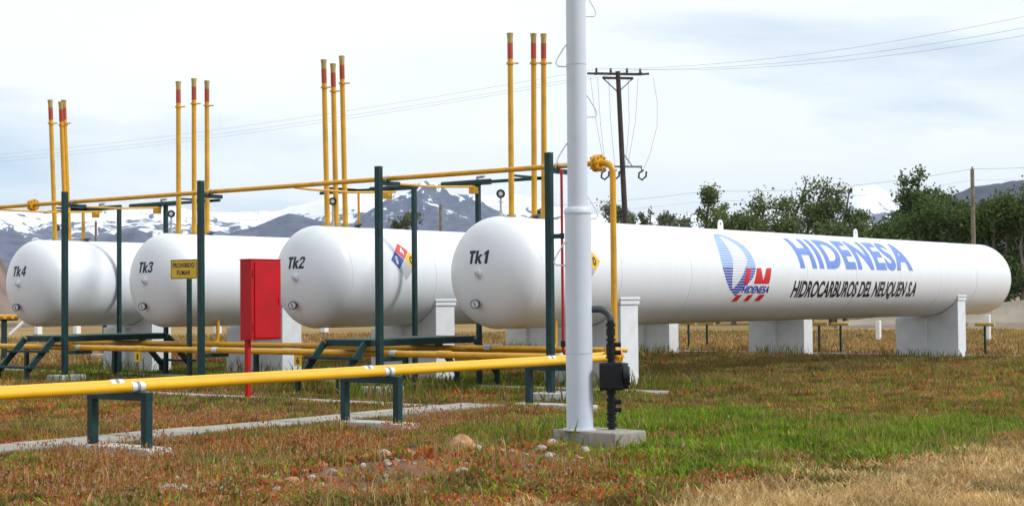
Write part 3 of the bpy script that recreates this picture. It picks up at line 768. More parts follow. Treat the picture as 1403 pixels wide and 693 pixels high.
sx, sy = 25.05, 29.58
root = empty('warning_sign', (sx, sy, -.09), 'yellow no-smoking sign PROHIBIDO FUMAR on a dark green post', 'sign')
MB().box((sx, sy, 1.25), (.09, .09, 2.80)).build('post', M_GREEN, root)
pl = MB().box((sx-.06, sy+.12, 2.70), (.02, .96, .47)).build('panel', M_SIGNY, root)
for z, h, tx, w in ((2.735, .12, 'PROHIBIDO', .80), (2.555, .12, 'FUMAR', .50)):
    bm = text_bm(tx, w, h, .026, 0, 1.06, 9)
    for v in bm.verts: v.co = Vector((sx-.074, sy+.12+w/2-v.co.x, z+v.co.y))
    bm_obj('lettering', bm, M_INK, pl)
fr = MB()
for dz in (-.215, .215): fr.box((sx-.072, sy+.12, 2.70+dz), (.003, .93, .014))
for dy in (-.462, .462): fr.box((sx-.0725, sy+.12+dy, 2.70), (.003, .014, .43))
fr.build('border', M_INK, pl)

rx, ryy = POSTX, 17.86
root = empty('fire_pipe', (rx, ryy, .80), 'thin red vertical pipe bracketed to the green post beside the white mast', 'pipe')
MB().tube([(RX, ryy, RZ+.05), (rx+.12, ryy, RZ+.05)] + arc((rx+.12, ryy, RZ+.17), (0, 0, -1), (-1, 0, 0), .12, 6)[1:] + [(rx, ryy, 4.30)], .026, 10).build('pipe', M_REDPIPE, root)
MB().box((rx, ryy+.10, 3.10), (.05, .20, .09)).build('bracket', M_GREEN, root)
MB().cyl((rx, ryy, 3.05), (rx, ryy, 3.15), .045, .045, 12).build('collar', M_GREEN, root)
MB().cyl((rx, ryy, 4.29), (rx, ryy, 4.38), .038, .034, 10).build('nozzle', M_REDPIPE, root)
MB().cyl((rx, ryy, .98), (rx, ryy, 1.10), .045, .045, 12).build('union', M_BLACK, root)

# ---------------------------------------------------------------- white lighting mast with rungs and conduit
mx_, my_ = 16.40, 11.80
root = empty('lighting_mast', (mx_, my_, 0), 'white steel mast with wire climbing loops, standing in the foreground', 'mast')
MB().tube([(mx_, my_, .215), (mx_, my_, 2.98)], [.172, .169], 36).build('lower_tube', M_POLE, root)
MB().tube([(mx_, my_, 2.98), (mx_, my_, 3.03), (mx_, my_, 3.06)], [.180, .180, .145], 36).build('reducer', M_POLE, root)
MB().tube([(mx_, my_, 3.05), (mx_, my_, 7.5), (mx_, my_, 11.5)], [.130, .126, .118], 36).build('upper_tube', M_POLE, root)
rt = Vector((math.sin(.6657), -math.cos(.6657), 0)); fw = Vector((math.cos(.6657), math.sin(.6657), 0))
zs = [(2.35, -1, .20), (2.95, 1, .17), (3.63, -1, .16), (4.26, 1, .13), (4.90, -1, .13), (5.56, 1, .13), (6.2, -1, .13), (6.86, 1, .13), (7.5, -1, .13), (8.15, 1, .13)]
for z, sgn, r0 in zs:
    d = (rt*sgn + fw*(-.25 if sgn < 0 else .25)).normalized(); c = Vector((mx_, my_, z)); r0 = (.172 if z < 2.7 else .122)
    p = [c+d*(r0-.02)+Vector((0, 0, .29)), c+d*(r0+.05)+Vector((0, 0, .20)), c+d*(r0+.135)+Vector((0, 0, .06)), c+d*(r0+.15), c+d*(r0+.12)-Vector((0, 0, .03)), c+d*(r0-.02)-Vector((0, 0, .035))]
    MB().tube(p, .0095, 8).build('climbing_loop', M_WHITE, root)
MB().cyl((mx_, my_, .215), (mx_, my_, .235), .22, .21, 30).build('base_ring', M_PADW, root)
for z in (1.2, 4.9, 6.9):
    MB().tube([(mx_, my_, z-.006), (mx_, my_, z+.006)], (.172 if z < 3 else .129)+.004, 36, caps=False).build('weld_ring', M_POLE, root)
# footing block
rzb = .6657-R(45)
bc = Vector((mx_, my_, 0)) + rt*.245 - fw*.05
fo = MB().box((bc.x, bc.y, .02), (.60, 1.06, .40), rz=rzb+R(0), bev=.025).build('footing_block', M_CONC, root)
SLABS.append((bc.x-.45, bc.x+.45, bc.y-.5, bc.y+.5))
# conduit
cx = Vector((mx_, my_, 0)) + rt*.405 - fw*.03
ez = 1.66
el = [Vector((mx_, my_, ez+.09))+rt*.14, Vector((mx_, my_, ez+.095))+rt*.22] + [Vector((cx.x, cx.y, ez-.07))+(-rt*math.cos(t)+Vector((0, 0, 1))*math.sin(t))*.16+rt*.0 for t in (math.pi/2*(.55+.0*k) for k in range(0))]
n = 10; cc = Vector((mx_, my_, ez-.06))+rt*.245
el += [cc+Vector((0, 0, .155))*math.cos(math.pi/2*k/n)+rt*.16*math.sin(math.pi/2*k/n)-fw*.03*(k/n) for k in range(1, n+1)]
MB().tube(el, .047, 14).build('conduit_elbow', M_GREYCON, root)
MB().tube([el[-1]+Vector((0, 0, .02)), Vector((cx.x, cx.y, .21))], .045, 14).build('conduit_pipe', M_BLACK, root)
for z, r, h in ((ez-.11, .062, .05), (ez-.20, .058, .09), (ez-.30, .064, .03), (ez-.42, .060, .16), (ez-.52, .066, .03), (.70, .060, .06), (.60, .064, .04), (.50, .058, .10), (.42, .068, .03), (.36, .060, .06), (.28, .066, .05)):
    MB().cyl((cx.x, cx.y, z-h/2), (cx.x, cx.y, z+h/2), r, r, 12).build('coupling', M_BLACK, root)
for z in (ez-.36, ez-.46, .57, .47):
    a = Vector((cx.x, cx.y, z)); MB().cyl(a, a+rt*.105-fw*.02, .030, .030, 10).cyl(a+rt*.10-fw*.018, a+rt*.125-fw*.024, .036, .036, 6).build('plug', M_BLACK, root)
jb = Vector((cx.x, cx.y, .90)); ja = (rt*.62-fw*.78).normalized(); jr = math.atan2(ja.y, ja.x)
bo = MB().box(jb, (.30, .30, .355), rz=jr+R(50), bev=.03).build('junction_box', M_BLACK, root)
q = Vector((math.cos(jr+R(50)), math.sin(jr+R(50)), 0))
if q.dot(rt) < 0: q = -q
lid = MB().cyl(jb+q*.15, jb+q*.205, .175, .165, 28).cyl(jb+q*.205, jb+q*.235, .135, .12, 28).build('round_lid', M_BLACK, bo)
for k in range(6):
    a = 2*math.pi*k/6; e1 = Vector((0, 0, 1)); e2 = q.cross(e1); p = jb+q*.20+(e1*math.cos(a)+e2*math.sin(a))*.15
    MB().cyl(p, p+q*.02, .014, .014, 6).build('bolt', M_BLACK, lid)
MB().cyl(jb-q*.0+Vector((0, 0, -.19))-rt*.13, jb-rt*.13+Vector((0, 0, -.14)), .02, .02, 8).build('drain_plug', M_BLACK, bo)

# ---------------------------------------------------------------- pipe ends behind the yard
def site(bearing, d): return (d*math.cos(R(bearing)), d*math.sin(R(bearing)))
FS = [(51.9, 20.4, 'Tk1', (0, .95)), (51.9, 26.6, 'Tk2', (-.85, 0)), (53.6, 33.2, 'Tk3', (-.85, 0))]
for x, y, nme, dys in FS:
    root = empty('outlet_stand', (x, y, -.1), 'low yellow capped pipe stand under the far end of tank %s' % nme, 'stand', 'low yellow pipe stands at the far end')
    for dy in dys:
        MB().box((x, y+dy, .38), (.075, .06, .98)).build('leg', M_GREEN, root)
        MB().cyl((x, y+dy-.34, .93), (x, y+dy+.34, .93), .06, .06, 12).build('pipe', M_LIME, root)
root = empty('far_pipe_bundle', (32, 47.6, -.12), 'bundle of yellow pipes ending on a green stand at the left edge', 'pipe')
MB().box((32, 47.5, .62), (.14, .14, 1.5)).build('leg', M_GREEN, root)
MB().box((32, 47.5, 1.36), (1.0, .14, .06)).build('beam', M_GREEN, root)
for k, dx in enumerate((-.3, 0, .3)):
    MB().tube([(32+dx, 47.0+.0*k, 1.47), (32+dx, 62, 1.50)], .075, 12).build('pipe', M_YEL, root)
MB().tube([(32.1, 46.5, 1.30), (31.7, 46.75, .85)], .06, 10).build('spout', M_WHITE, root)
root = empty('far_stand', (35.5, 46.5, -.12), 'short dark green stand on a white pad beside the saddle of Tk4', 'stand')
MB().box((35.5, 46.5, .55), (.14, .14, 1.3)).build('leg', M_GREEN, root); MB().box((35.5, 46.5, 1.22), (.4, .4, .06)).build('head_plate', M_GREEN, root)
MB().box((35.5, 46.5, -.02), (.7, .7, .24), bev=.02).build('concrete_pad', M_PADW, root)

# white marker posts along the back of the yard
MK = [(65.4, 30.6, .92, .20, 'white marker post in the dry grass just left of the far saddle of Tk1'), (67.0, 26.2, 1.15, .20, 'white marker post in the dry grass beyond the rounded far end of Tk1')]
for b_, d_, t_ in ((54.9, 105, 'white marker post seen under Tk4, leftmost'), (53.6, 105, 'white marker post seen under Tk4, second from left'),
                   (48.75, 100, 'white marker post seen under Tk3'), (44.95, 100, 'white marker post seen under Tk2')):
    x, y = site(b_, d_); MK.append((x, y, .55, .36, t_))
for x, y, h, w, t_ in MK:
    root = empty('marker_post', (x, y, -.12), t_, 'post', 'white marker posts')
    MB().box((x, y, h/2-.12), (w, w, h+.1), bev=.03).build('shaft', M_WHITE, root)
    MB().box((x, y, -.06), (w+.08, w+.08, .14)).build('base', M_CONC, root)

# ---------------------------------------------------------------- power lines
def catenary(a, b, sag, n=24):
    a = Vector(a); b = Vector(b)
    return [a.lerp(b, k/n)-Vector((0, 0, 4*sag*(k/n)*(1-k/n))) for k in range(n+1)]
px, py = site(33.95, 75.)
root = empty('power_pole', (px, py, -.12), 'dark wooden power pole with crossarm and fuses, leaning slightly left', 'power pole')
lean = Vector((math.sin(R(33.95)), -math.cos(R(33.95)), 0)); ah = lean   # rightwards seen from the yard
base = Vector((px, py, -.3)); top = Vector((px, py, 12.75)) - ah*.36
MB().tube([base, base.lerp(top, .45)+ah*.08, top], [.145, .135, .11], 12).build('shaft', M_WOOD, root)
ad = (ah*.96 + Vector((math.cos(R(33.95)), math.sin(R(33.95)), 0))*.25).normalized()
for dz, hl in ((-.12, 1.15), (-.32, .75)):
    c = top+Vector((0, 0, dz)); MB().bar(c-ad*hl, c+ad*hl, .11, .11).build('crossarm', M_WOOD, root)
for sg in (-1, 1): MB().bar(top+Vector((0, 0, -1.0)), top+ad*sg*.7+Vector((0, 0, -.36)), .05, .05).build('brace', M_WIRE, root)
attach = []
for t in (-1.05, -.35, .45, 1.1):
    c = top+ad*t+Vector((0, 0, -.06)); MB().tube([c, c+Vector((0, 0, .06)), c+Vector((0, 0, .10)), c+Vector((0, 0, .2))], [.03, .07, .05, .06], 8).build('insulator', M_INSUL, root)
    attach.append(c+Vector((0, 0, .16)))
along = Vector((math.cos(R(33.95)), math.sin(R(33.95)), 0))
for t, s in ((-1.4, -1), (-.95, -1), (1.0, 1), (1.45, 1)):
    c = top+ad*t*.75; MB().tube([c+Vector((0, 0, -.12)), c+ad*s*.45+Vector((0, 0, -.10+.02*s))], .055, 8).build('strain_insulator', M_INSUL, root)
la = top-(top-base).normalized()*4.55
MB().bar(la-ad*1.05, la+ad*1.0, .09, .09).build('lower_crossarm', M_WIRE, root)
MB().bar(la+Vector((0, 0, .75)), la+ad*.55, .04, .04).build('brace', M_WIRE, root)
for t in (-.85, -.35, .98):
    c = la+ad*t; f = MB()
    f.cyl(c, c-Vector((0, 0, .16)), .03, .03, 6)
    f.tube([c+Vector((0, 0, -.16))+ad*.10, c+Vector((0, 0, -.30))-ad*.12, c+Vector((0, 0, -.52))-ad*.14, c+Vector((0, 0, -.62))+ad*.02, c+Vector((0, 0, -.46))+ad*.22, c+Vector((0, 0, -.22))+ad*.24], .05, 6)
    f.build('fuse', M_INSUL, root)
for a, b in ((-1.35, -.85), (-1.0, -.80), (-.45, -.33), (.5, .2), (1.0, .3), (1.75, 1.0)):
    p = top+ad*a+Vector((0, 0, -.3)); q_ = la+ad*b+Vector((0, 0, -.3 if b > .9 else .05)); m_ = (p+q_)/2+ad*(.12 if a > 0 else -.05)+ad*(.35 if a > 1.5 else 0)
    MB().tube([p, p.lerp(m_, .5)+ad*(.1 if a > 1.5 else 0), m_, m_.lerp(q_, .6)+ad*(.1 if a > 1.5 else 0), q_], .009, 5).build('jumper_wire', M_WIRE, root)
ex, ey = site(60, 131); wx, wy = site(14.5, 56)
WL = ['upper', 'second', 'third']
for k, (t, dz) in enumerate(((-1.05, .15), (.45, .0), (1.1, -.2))):
    c = top+ad*t+Vector((0, 0, .10))
    for (fx, fy, nmn) in ((ex, ey, 'left'), (wx, wy, 'right')):
        w = MB().tube(catenary(c, (fx+ad.x*t*.8, fy+ad.y*t*.8, (12.7 if nmn == 'left' else 11.9)+dz*1.2), .7), .006, 5).build('power_wire', M_WIRE)
        tag(w, 'thin %s power wire running %s from the dark wooden pole' % (WL[k], nmn), 'wire', 'power wires of the wooden pole')
# low line on grey poles behind the yard
LP = [(21.79, 110, 10.45, 'grey wooden line pole standing among the trees on the right'), (40.73, 141, 10.4, 'grey wooden line pole left of the Tk1 head, before the peak'), (52.96, 168, 10.4, 'small distant line pole above tank Tk4')]
tops = []
for b_, d_, h, t_ in LP:
    x, y = site(b_, d_); root = empty('line_pole', (x, y, -.12), t_, 'pole', 'grey line poles behind the yard')
    MB().tube([(x, y, -.3), (x, y, h)], [.17, .13], 10).build('shaft', M_WOODG, root)
    MB().cyl((x, y, h), (x, y, h+.15), .05, .05, 8).build('pin', M_INSUL, root); tops.append(Vector((x, y, h)))
chain = [Vector((*site(8, 93), 10.4)), tops[0], Vector((*site(31.0, 125), 10.4)), tops[1], tops[2], Vector((*site(64, 200), 10.4))]
for k in range(len(chain)-1):
    for j, dz in enumerate((0, -.75)):
        w = MB().tube(catenary(chain[k]+Vector((0, 0, dz)), chain[k+1]+Vector((0, 0, dz)), .5 if (chain[k]-chain[k+1]).length < 60 else .9), .011 if j == 0 else .006, 5).build('line_wire', M_WIRE)
        tag(w, '%s thin wire of the grey pole line, span %s' % (['upper', 'lower'][j], ['beyond the right-hand pole', 'over the right-hand trees', 'behind the white mast', 'over tanks Tk2 and Tk3', 'at the far left'][k]), 'wire', 'wires of the grey pole line')

# ---------------------------------------------------------------- trees
def leaf_tree(name, bearing, d, top, width, label, group=None, dens=1., lean=0., tone=0, base=0., sparse=0., trunks=1, leaf=.26):
    x0, y0 = site(bearing, d); side = Vector((math.sin(R(bearing)), -math.cos(R(bearing)), 0)); dep = Vector((math.cos(R(bearing)), math.sin(R(bearing)), 0))
    rr = random.Random(int(bearing*1000)+int(d)); root = empty(name, (x0, y0, -.12), label, 'tree', group)
    O = Vector((x0, y0, -.2)); tm = MB(); tips = []
    for t in range(trunks):
        o = O+side*(t-(trunks-1)/2)*width*.28; H = top*(1-.18*t*rr.random())
        tp = o+side*lean*H*.55+Vector((0, 0, H*.86)); pts = [o.lerp(tp, k/6)+side*rr.uniform(-.15, .15)+dep*rr.uniform(-.15, .15)-side*lean*H*.12*math.sin(math.pi*k/6) for k in range(7)]
        tm.tube(pts, [.035*top*(1-.85*k/6)*.6+.02 for k in range(7)], 7, caps=False)
        tips += [(pts[6], .55), (pts[5], .8)]
        nb = int(9+width*1.1)
        for b in range(nb):
            f = rr.uniform(.12+base*.5, .95); j = min(5, int(f*6)); s = pts[j].lerp(pts[j+1], f*6-j)
            an = rr.uniform(0, 2*math.pi); L = width*.5*(.45+.75*math.sin(math.pi*min(1, f*.9+.12)))*rr.uniform(.55, 1.05)
            e = s+side*math.cos(an)*L+dep*math.sin(an)*L*.8+Vector((0, 0, L*rr.uniform(.25, .95)))+side*lean*L*.9
            e.z = min(e.z, top)
            mid = s.lerp(e, .5)+Vector((0, 0, L*.08)); tm.tube([s, mid, e], [.018*top*.35, .012*top*.3, .012], 5, caps=False)
            tips += [(e, .75), (mid, .9), (s.lerp(e, .78), .8)]
            for q in range(2):
                e2 = mid+Vector((rr.uniform(-1, 1), rr.uniform(-1, 1), rr.uniform(-.2, .9)))*L*.45+side*lean*L*.4; tips.append((e2, .7))
    tm.build('trunk', M_WOODG, root)
    N = int(44*dens*(1-sparse*.5)); leaf = leaf*.85; C = []; S = []
    r = np.random.default_rng(int(bearing*997)+5); P = []; T = []
    for tip, sc in tips:
        k = int(N*rr.uniform(.5, 1.4)); sig = np.array([.085, .085, .10])*width*sc*rr.uniform(.6, 1.15)
        p = r.normal(0, 1, (k, 3))*sig; p += np.outer(np.abs(r.normal(0, .5, k)), np.array(side)*lean*.9); P.append(p+np.array(tip)); T.append(np.full(k, rr.uniform(.0, 1.)))
    P = np.concatenate(P); T = np.concatenate(T); keep = (P[:, 2] > .3)&(P[:, 2] < top*1.03); P = P[keep]; T = T[keep]; k = len(P)
    a = r.normal(0, 1, (k, 3)); a[:, 2] += .3; a /= np.linalg.norm(a, axis=1)[:, None]
    b = np.cross(a, r.normal(0, 1, (k, 3))); b /= np.linalg.norm(b, axis=1)[:, None]
    ln = leaf*r.uniform(.7, 1.5, k)[:, None]; wd = ln*r.uniform(.32, .55, k)[:, None]
    V = np.stack([P-b*wd, P+a*ln*.6-b*wd*.2, P+b*wd, P-a*ln*.6+b*wd*.1], 1).reshape(-1, 3)
    F = np.arange(4*k).reshape(-1, 4)
    pal = [np.array([(.080, .115, .036), (.125, .165, .052), (.165, .195, .072)]), np.array([(.055, .095, .027), (.09, .135, .038), (.125, .17, .052)]), np.array([(.09, .115, .065), (.13, .15, .085), (.17, .19, .11)])][tone]  # third palette lightened: distance haze painted into the far leaves
    mixv = np.clip(.55*T+.45*r.random(k), 0, 1)
    col = np.where(mixv[:, None] < .5, pal[0]+(pal[1]-pal[0])*(mixv[:, None]*2), pal[1]+(pal[2]-pal[1])*(mixv[:, None]*2-1))
    col = np.repeat(col*r.uniform(.8, 1.2, (k, 1)), 4, 0)
    off = np.array(worldloc(root))
    np_mesh('crown', V-off, F, attr_mat('foliage', .75, .25, trans=.25), col, False, root)
    return root
G = 'trees behind the right end of the yard'
leaf_tree('willow_tree', 31.0, 128, 12.4, 4.4, 'ragged twin-topped tree at the left end of the tree row', G, 1.3, .12, 0, trunks=2, leaf=.2)
leaf_tree('willow_tree', 29.3, 126, 10.8, 5.4, 'low rounded tree right of the ragged twin-topped tree', G, 1.6, .1, 0, leaf=.2)
leaf_tree('willow_tree', 28.45, 130, 13.4, 5.0, 'tall airy tree blown to the right, with sky showing through', G, 1.1, .40, 0, base=.3, sparse=.4, trunks=2, leaf=.18)
leaf_tree('willow_tree', 27.4, 128, 11.0, 5.4, 'low dense tree right of the tall airy wind-blown tree', G, 1.6, .2, 0, leaf=.2)
leaf_tree('willow_tree', 26.5, 130, 12.4, 3.8, 'slim windswept tree before the snowy gap in the ridge', G, 1.3, .25, 0, trunks=2, leaf=.2)
leaf_tree('willow_tree', 30.2, 122, 9.6, 5.6, 'low bushy tree in front of the twin-topped tree', G, 1.6, .1, 0, leaf=.2)
leaf_tree('willow_tree', 28.4, 121, 8.8, 5.6, 'low bushy tree in front of the tall airy tree', G, 1.6, .1, 0, leaf=.2)
leaf_tree('willow_tree', 26.6, 121, 8.6, 5.6, 'low bushy tree in front of the slim windswept tree', G, 1.6, .1, 0, leaf=.2)
leaf_tree('willow_tree', 25.3, 124, 7.6, 4.6, 'low bushy tree under the snowy gap in the ridge', G, 1.6, .1, 1, leaf=.2)
leaf_tree('broad_tree', 23.95, 124, 10.8, 4.6, 'dark dense tree on the left shoulder of the biggest tree', G, 2.0, .08, 1, leaf=.22)
leaf_tree('broad_tree', 23.6, 126, 13.6, 5.4, 'biggest dark tree with a pointed top, right of centre of the row', G, 2.2, .10, 1, trunks=2, leaf=.22)
leaf_tree('broad_tree', 22.8, 124, 10.7, 5.8, 'dark dense tree between the biggest tree and the grey pole', G, 2.0, .05, 1, leaf=.22)
leaf_tree('broad_tree', 21.6, 126, 10.6, 5.8, 'dark dense tree right behind the grey line pole', G, 2.0, .03, 1, leaf=.22)
leaf_tree('broad_tree', 20.7, 122, 10.0, 5.8, 'dark dense tree at the right edge of the picture', G, 2.0, .0, 1, leaf=.22)
leaf_tree('broad_tree', 19.5, 122, 11.4, 5.6, 'dark dense tree just outside the right edge', G, 1.6, .0, 1, leaf=.22)
for bb, hh, tt in ((24.9, 7.6, 'low dark tree left of the biggest dark tree'), (23.3, 10.2, 'low dark tree before the biggest dark tree'), (22.25, 10.0, 'low dark tree left of the grey line pole'),
                   (21.2, 10.0, 'low dark tree just right of the grey line pole'), (20.2, 9.8, 'low dark tree at the very right edge')):
    leaf_tree('broad_tree', bb, 117, hh, 6.0, tt, G, 2.2, .02, 1, leaf=.2)
G2 = 'small far trees behind the wooden power pole'
leaf_tree('small_tree', 34.5, 190, 15.2, 6.5, 'small grey-green tree left of the wooden power pole', G2, .9, .05, 2, leaf=.3)
leaf_tree('small_tree', 33.85, 192, 14.0, 6.0, 'small grey-green tree behind the foot of the wooden power pole', G2, .8, .05, 2, leaf=.3)
leaf_tree('small_tree', 33.15, 190, 14.8, 4.2, 'thin grey-green poplar just right of the wooden power pole', G2, .7, .02, 2, leaf=.28)
leaf_tree('small_tree', 32.6, 195, 14.4, 4.6, 'thin grey-green poplar, second right of the wooden power pole', G2, .7, .02, 2, leaf=.28)
leaf_tree('small_tree', 32.0, 190, 13.4, 6.0, 'thin grey-green poplar left of the tree row', G2, .7, .02, 2, leaf=.28)
leaf_tree('small_tree', 42.0, 150, 11.6, 4.6, 'small round olive tree seen above tank Tk2', None, 1.6, 0, 2, leaf=.24)
leaf_tree('small_tree', 37.1, 160, 12.8, 3.4, 'small olive tree seen above Tk1 beside the green post', None, 1.4, 0, 2, leaf=.24)

# ---------------------------------------------------------------- mountains and low banks
def ridge(name, prof, d, depth, rough, m, seed, b0=4, b1=68, n=700, nr=70, freq=1.):
    pb = np.array([p[0] for p in prof][::-1]); ph = np.array([p[1] for p in prof][::-1], float)
    B = np.linspace(b0, b1, n); ht = np.interp(B, pb, ph); q = np.linspace(-1, 1, nr)
    BB, Q = np.meshgrid(np.radians(B), q, indexing='ij'); D = d*(1+depth*Q); X = D*np.cos(BB); Y = D*np.sin(BB)
    sc = 1/(d*.055)*freq
    rg = ridged(X*sc+seed, Y*sc+seed*1.7); fb = fbm(X*sc*3.1+seed, Y*sc*3.1, 5)
    fall = np.clip(1-np.abs(Q), 0, 1)**.85
    edge = 1-np.abs(Q)
    Z = ht[:, None]*(fall*(1-rough*(1-fall)*1.2*(1-rg)) + rough*.9*(rg-.62)*fall*(1-fall*.75) + .06*(fb-.5)*edge**.5)
    Z = Z*np.clip(edge*12, 0, 1) - 3*(1-np.clip(edge*12, 0, 1))
    V = np.stack([X, Y, Z], -1).reshape(-1, 3); i = np.arange(n-1)[:, None]*nr+np.arange(nr-1)[None, :]
    F = np.stack([i, i+nr, i+nr+1, i+1], -1).reshape(-1, 4)
    o = np_mesh(name, V, F, m, None, True); tag(o, kind='structure'); return o
def rock_snow(name, rock, rock2, snow_z, snow_w, scale, snow_max=1.):
    m = bpy.data.materials.new(name); m.use_nodes = True; nt = m.node_tree; n = nt.nodes; b = n['Principled BSDF']; b.inputs['Roughness'].default_value = .9; b.inputs['Specular IOR Level'].default_value = .1
    geo = n.new('ShaderNodeNewGeometry'); sep = n.new('ShaderNodeSeparateXYZ'); lnk(nt, geo.outputs['Position'], sep.inputs[0])
    no = n.new('ShaderNodeTexNoise'); no.inputs['Scale'].default_value = scale; no.inputs['Detail'].default_value = 10; no.inputs['Roughness'].default_value = .66; no.inputs['Distortion'].default_value = 1.2
    lnk(nt, geo.outputs['Position'], no.inputs['Vector'])
    mr = n.new('ShaderNodeMapRange'); mr.inputs[1].default_value = snow_z-snow_w; mr.inputs[2].default_value = snow_z+snow_w; lnk(nt, sep.outputs['Z'], mr.inputs[0])
    ad = n.new('ShaderNodeMath'); ad.operation = 'ADD'; lnk(nt, mr.outputs[0], ad.inputs[0]); lnk(nt, no.outputs[0], ad.inputs[1])
    sn = n.new('ShaderNodeSeparateXYZ'); lnk(nt, geo.outputs['Normal'], sn.inputs[0])
    sl = n.new('ShaderNodeMapRange'); sl.inputs[1].default_value = .35; sl.inputs[2].default_value = .95; sl.inputs[3].default_value = -.12; sl.inputs[4].default_value = .16; lnk(nt, sn.outputs['Z'], sl.inputs[0])
    ad2 = n.new('ShaderNodeMath'); ad2.operation = 'ADD'; lnk(nt, ad.outputs[0], ad2.inputs[0]); lnk(nt, sl.outputs[0], ad2.inputs[1])
    cr = n.new('ShaderNodeValToRGB'); cr.color_ramp.elements[0].position = .97; cr.color_ramp.elements[1].position = 1.0
    dv = n.new('ShaderNodeMath'); dv.operation = 'MULTIPLY'; dv.inputs[1].default_value = .95; lnk(nt, ad2.outputs[0], dv.inputs[0]); lnk(nt, dv.outputs[0], cr.inputs[0])
    cr.color_ramp.elements[0].color = (0, 0, 0, 1); cr.color_ramp.elements[1].color = (snow_max,)*3+(1,)
    n2 = n.new('ShaderNodeTexNoise'); n2.inputs['Scale'].default_value = scale*3; n2.inputs['Detail'].default_value = 8; lnk(nt, geo.outputs['Position'], n2.inputs['Vector'])
    c2 = n.new('ShaderNodeValToRGB'); c2.color_ramp.elements[0].position = .35; c2.color_ramp.elements[1].position = .65; c2.color_ramp.elements[0].color = rock+(1,); c2.color_ramp.elements[1].color = rock2+(1,)
    lnk(nt, n2.outputs[0], c2.inputs[0])
    mx = n.new('ShaderNodeMix'); mx.data_type = 'RGBA'; mx.inputs[7].default_value = (.90, .91, .93, 1); lnk(nt, cr.outputs[0], mx.inputs[0]); lnk(nt, c2.outputs[0], mx.inputs[6]); lnk(nt, mx.outputs[2], b.inputs['Base Color'])
    return m
PA = [(63.07, 496), (56.17, 506), (54.72, 500), (53.49, 522), (51.99, 535), (50.61, 553), (49.46, 533), (47.92, 525), (46.62, 513), (45.58, 554), (44.79, 608), (43.73, 633), (42.68, 599), (40.29, 576), (39.23, 630), (38.16, 612), (36.57, 551), (34.98, 506), (32.87, 481), (30.24, 487), (27.65, 530), (26.36, 575), (25.8, 618), (25.21, 632), (24.71, 593), (23.84, 517), (21.86, 489), (20.09, 502), (13.26, 450)]
PB = [(45.06, 209), (44.0, 328), (43.47, 373), (42.68, 415), (41.94, 457), (41.56, 487), (41.35, 508), (41.14, 496), (40.82, 493), (40.5, 471), (39.76, 444), (39.18, 404), (38.44, 364), (37.64, 339), (36.31, 313), (34.73, 245), (32.89, 93)]
PC = [(63.07, 215), (57.6, 205), (56.17, 191), (55.2, 178), (54.23, 165), (53.49, 150), (52.74, 175), (52.12, 198), (51.62, 207), (51.11, 188), (50.61, 165), (49.21, 162), (48.44, 185), (47.4, 208), (46.23, 236), (45.71, 229), (44.79, 215), (42.95, 211), (40.3, 209), (38.17, 212), (36.58, 188), (34.2, 129), (32.89, 41)]
PD = [(25.62, 150), (23.85, 219), (22.84, 248), (22.35, 268), (21.85, 282), (21.12, 289), (20.07, 300), (17.77, 313), (13.24, 291)]
ROCK, ROCK2 = (.075, .085, .13), (.13, .14, .19)
ridge('snowy_mountain_range', PA, 9000, .22, .5, rock_snow('snow_range', ROCK, ROCK2, 500, 430, .0075), 3.1, n=900, nr=90)
ridge('peak_mountain', PB, 6500, .16, .55, rock_snow('snow_peak', ROCK, ROCK2, 600, 640, .011), 8.4, 32.9, 45, n=420)
ridge('foothills', PC, 4200, .2, .35, rock_snow('foothill_rock', ROCK, ROCK2, 420, 260, .006), 5.5, 32.9, 63)
ridge('right_hill', PD, 4200, .2, .3, rock_snow('right_hill_rock', (.05, .055, .075), (.08, .08, .10), 700, 200, .006), 11.2, 13.3, 25.6, n=300)
# the air between here and the mountains
hz = MB().box((0, 0, 357.5), (34000, 34000, 725)); hv = bpy.data.materials.new('haze_air'); hv.use_nodes = True
hn = hv.node_tree.nodes; hn.remove(hn['Principled BSDF']); pv = hn.new('ShaderNodeVolumePrincipled')
pv.inputs['Color'].default_value = (.66, .80, 1, 1); pv.inputs['Density'].default_value = 4.5e-5; pv.inputs['Anisotropy'].default_value = .1
lnk(hv.node_tree, pv.outputs[0], hn['Material Output'].inputs['Volume'])
tag(hz.build('haze', hv), 'thin blue haze of distance before the mountains', 'haze', None, 'stuff')
M_BANK = mat('bank_dust', (.30, .26, .21), .95, var=.3, scale=.15, bump=.3, bscale=1.5, spec=.1)
M_BANKB = mat('bank_brown', (.20, .15, .125), .95, var=.35, scale=.12, spec=.1)
ridge('dust_bank', [(26.5, .2), (24.0, .8), (22.0, 1.3), (20.6, 1.6), (19.5, 1.8), (12, 1.8)], 112, .06, .35, M_BANK, 2.2, 12, 26.5, n=300, nr=24, freq=4)  # solid ridge added in place of the pale dust haze hanging there
ridge('rubble_bank', [(60, .3), (50, .3), (40, .25), (34, .3), (30, .5), (25, .7), (18, .7)], 150, .02, .5, mat('bank_rubble', (.17, .14, .11), .95, var=.4, scale=.5, spec=.1), 6.2, 18, 60, n=500, nr=12, freq=10)
ridge('brown_hillside', [(64, 30), (60, 22), (57.5, 15), (56.3, 10.5), (55.7, 6), (54.8, 2), (54, .2)], 260, .12, .3, M_BANKB, 9.2, 54, 64, n=160, nr=30, freq=3)

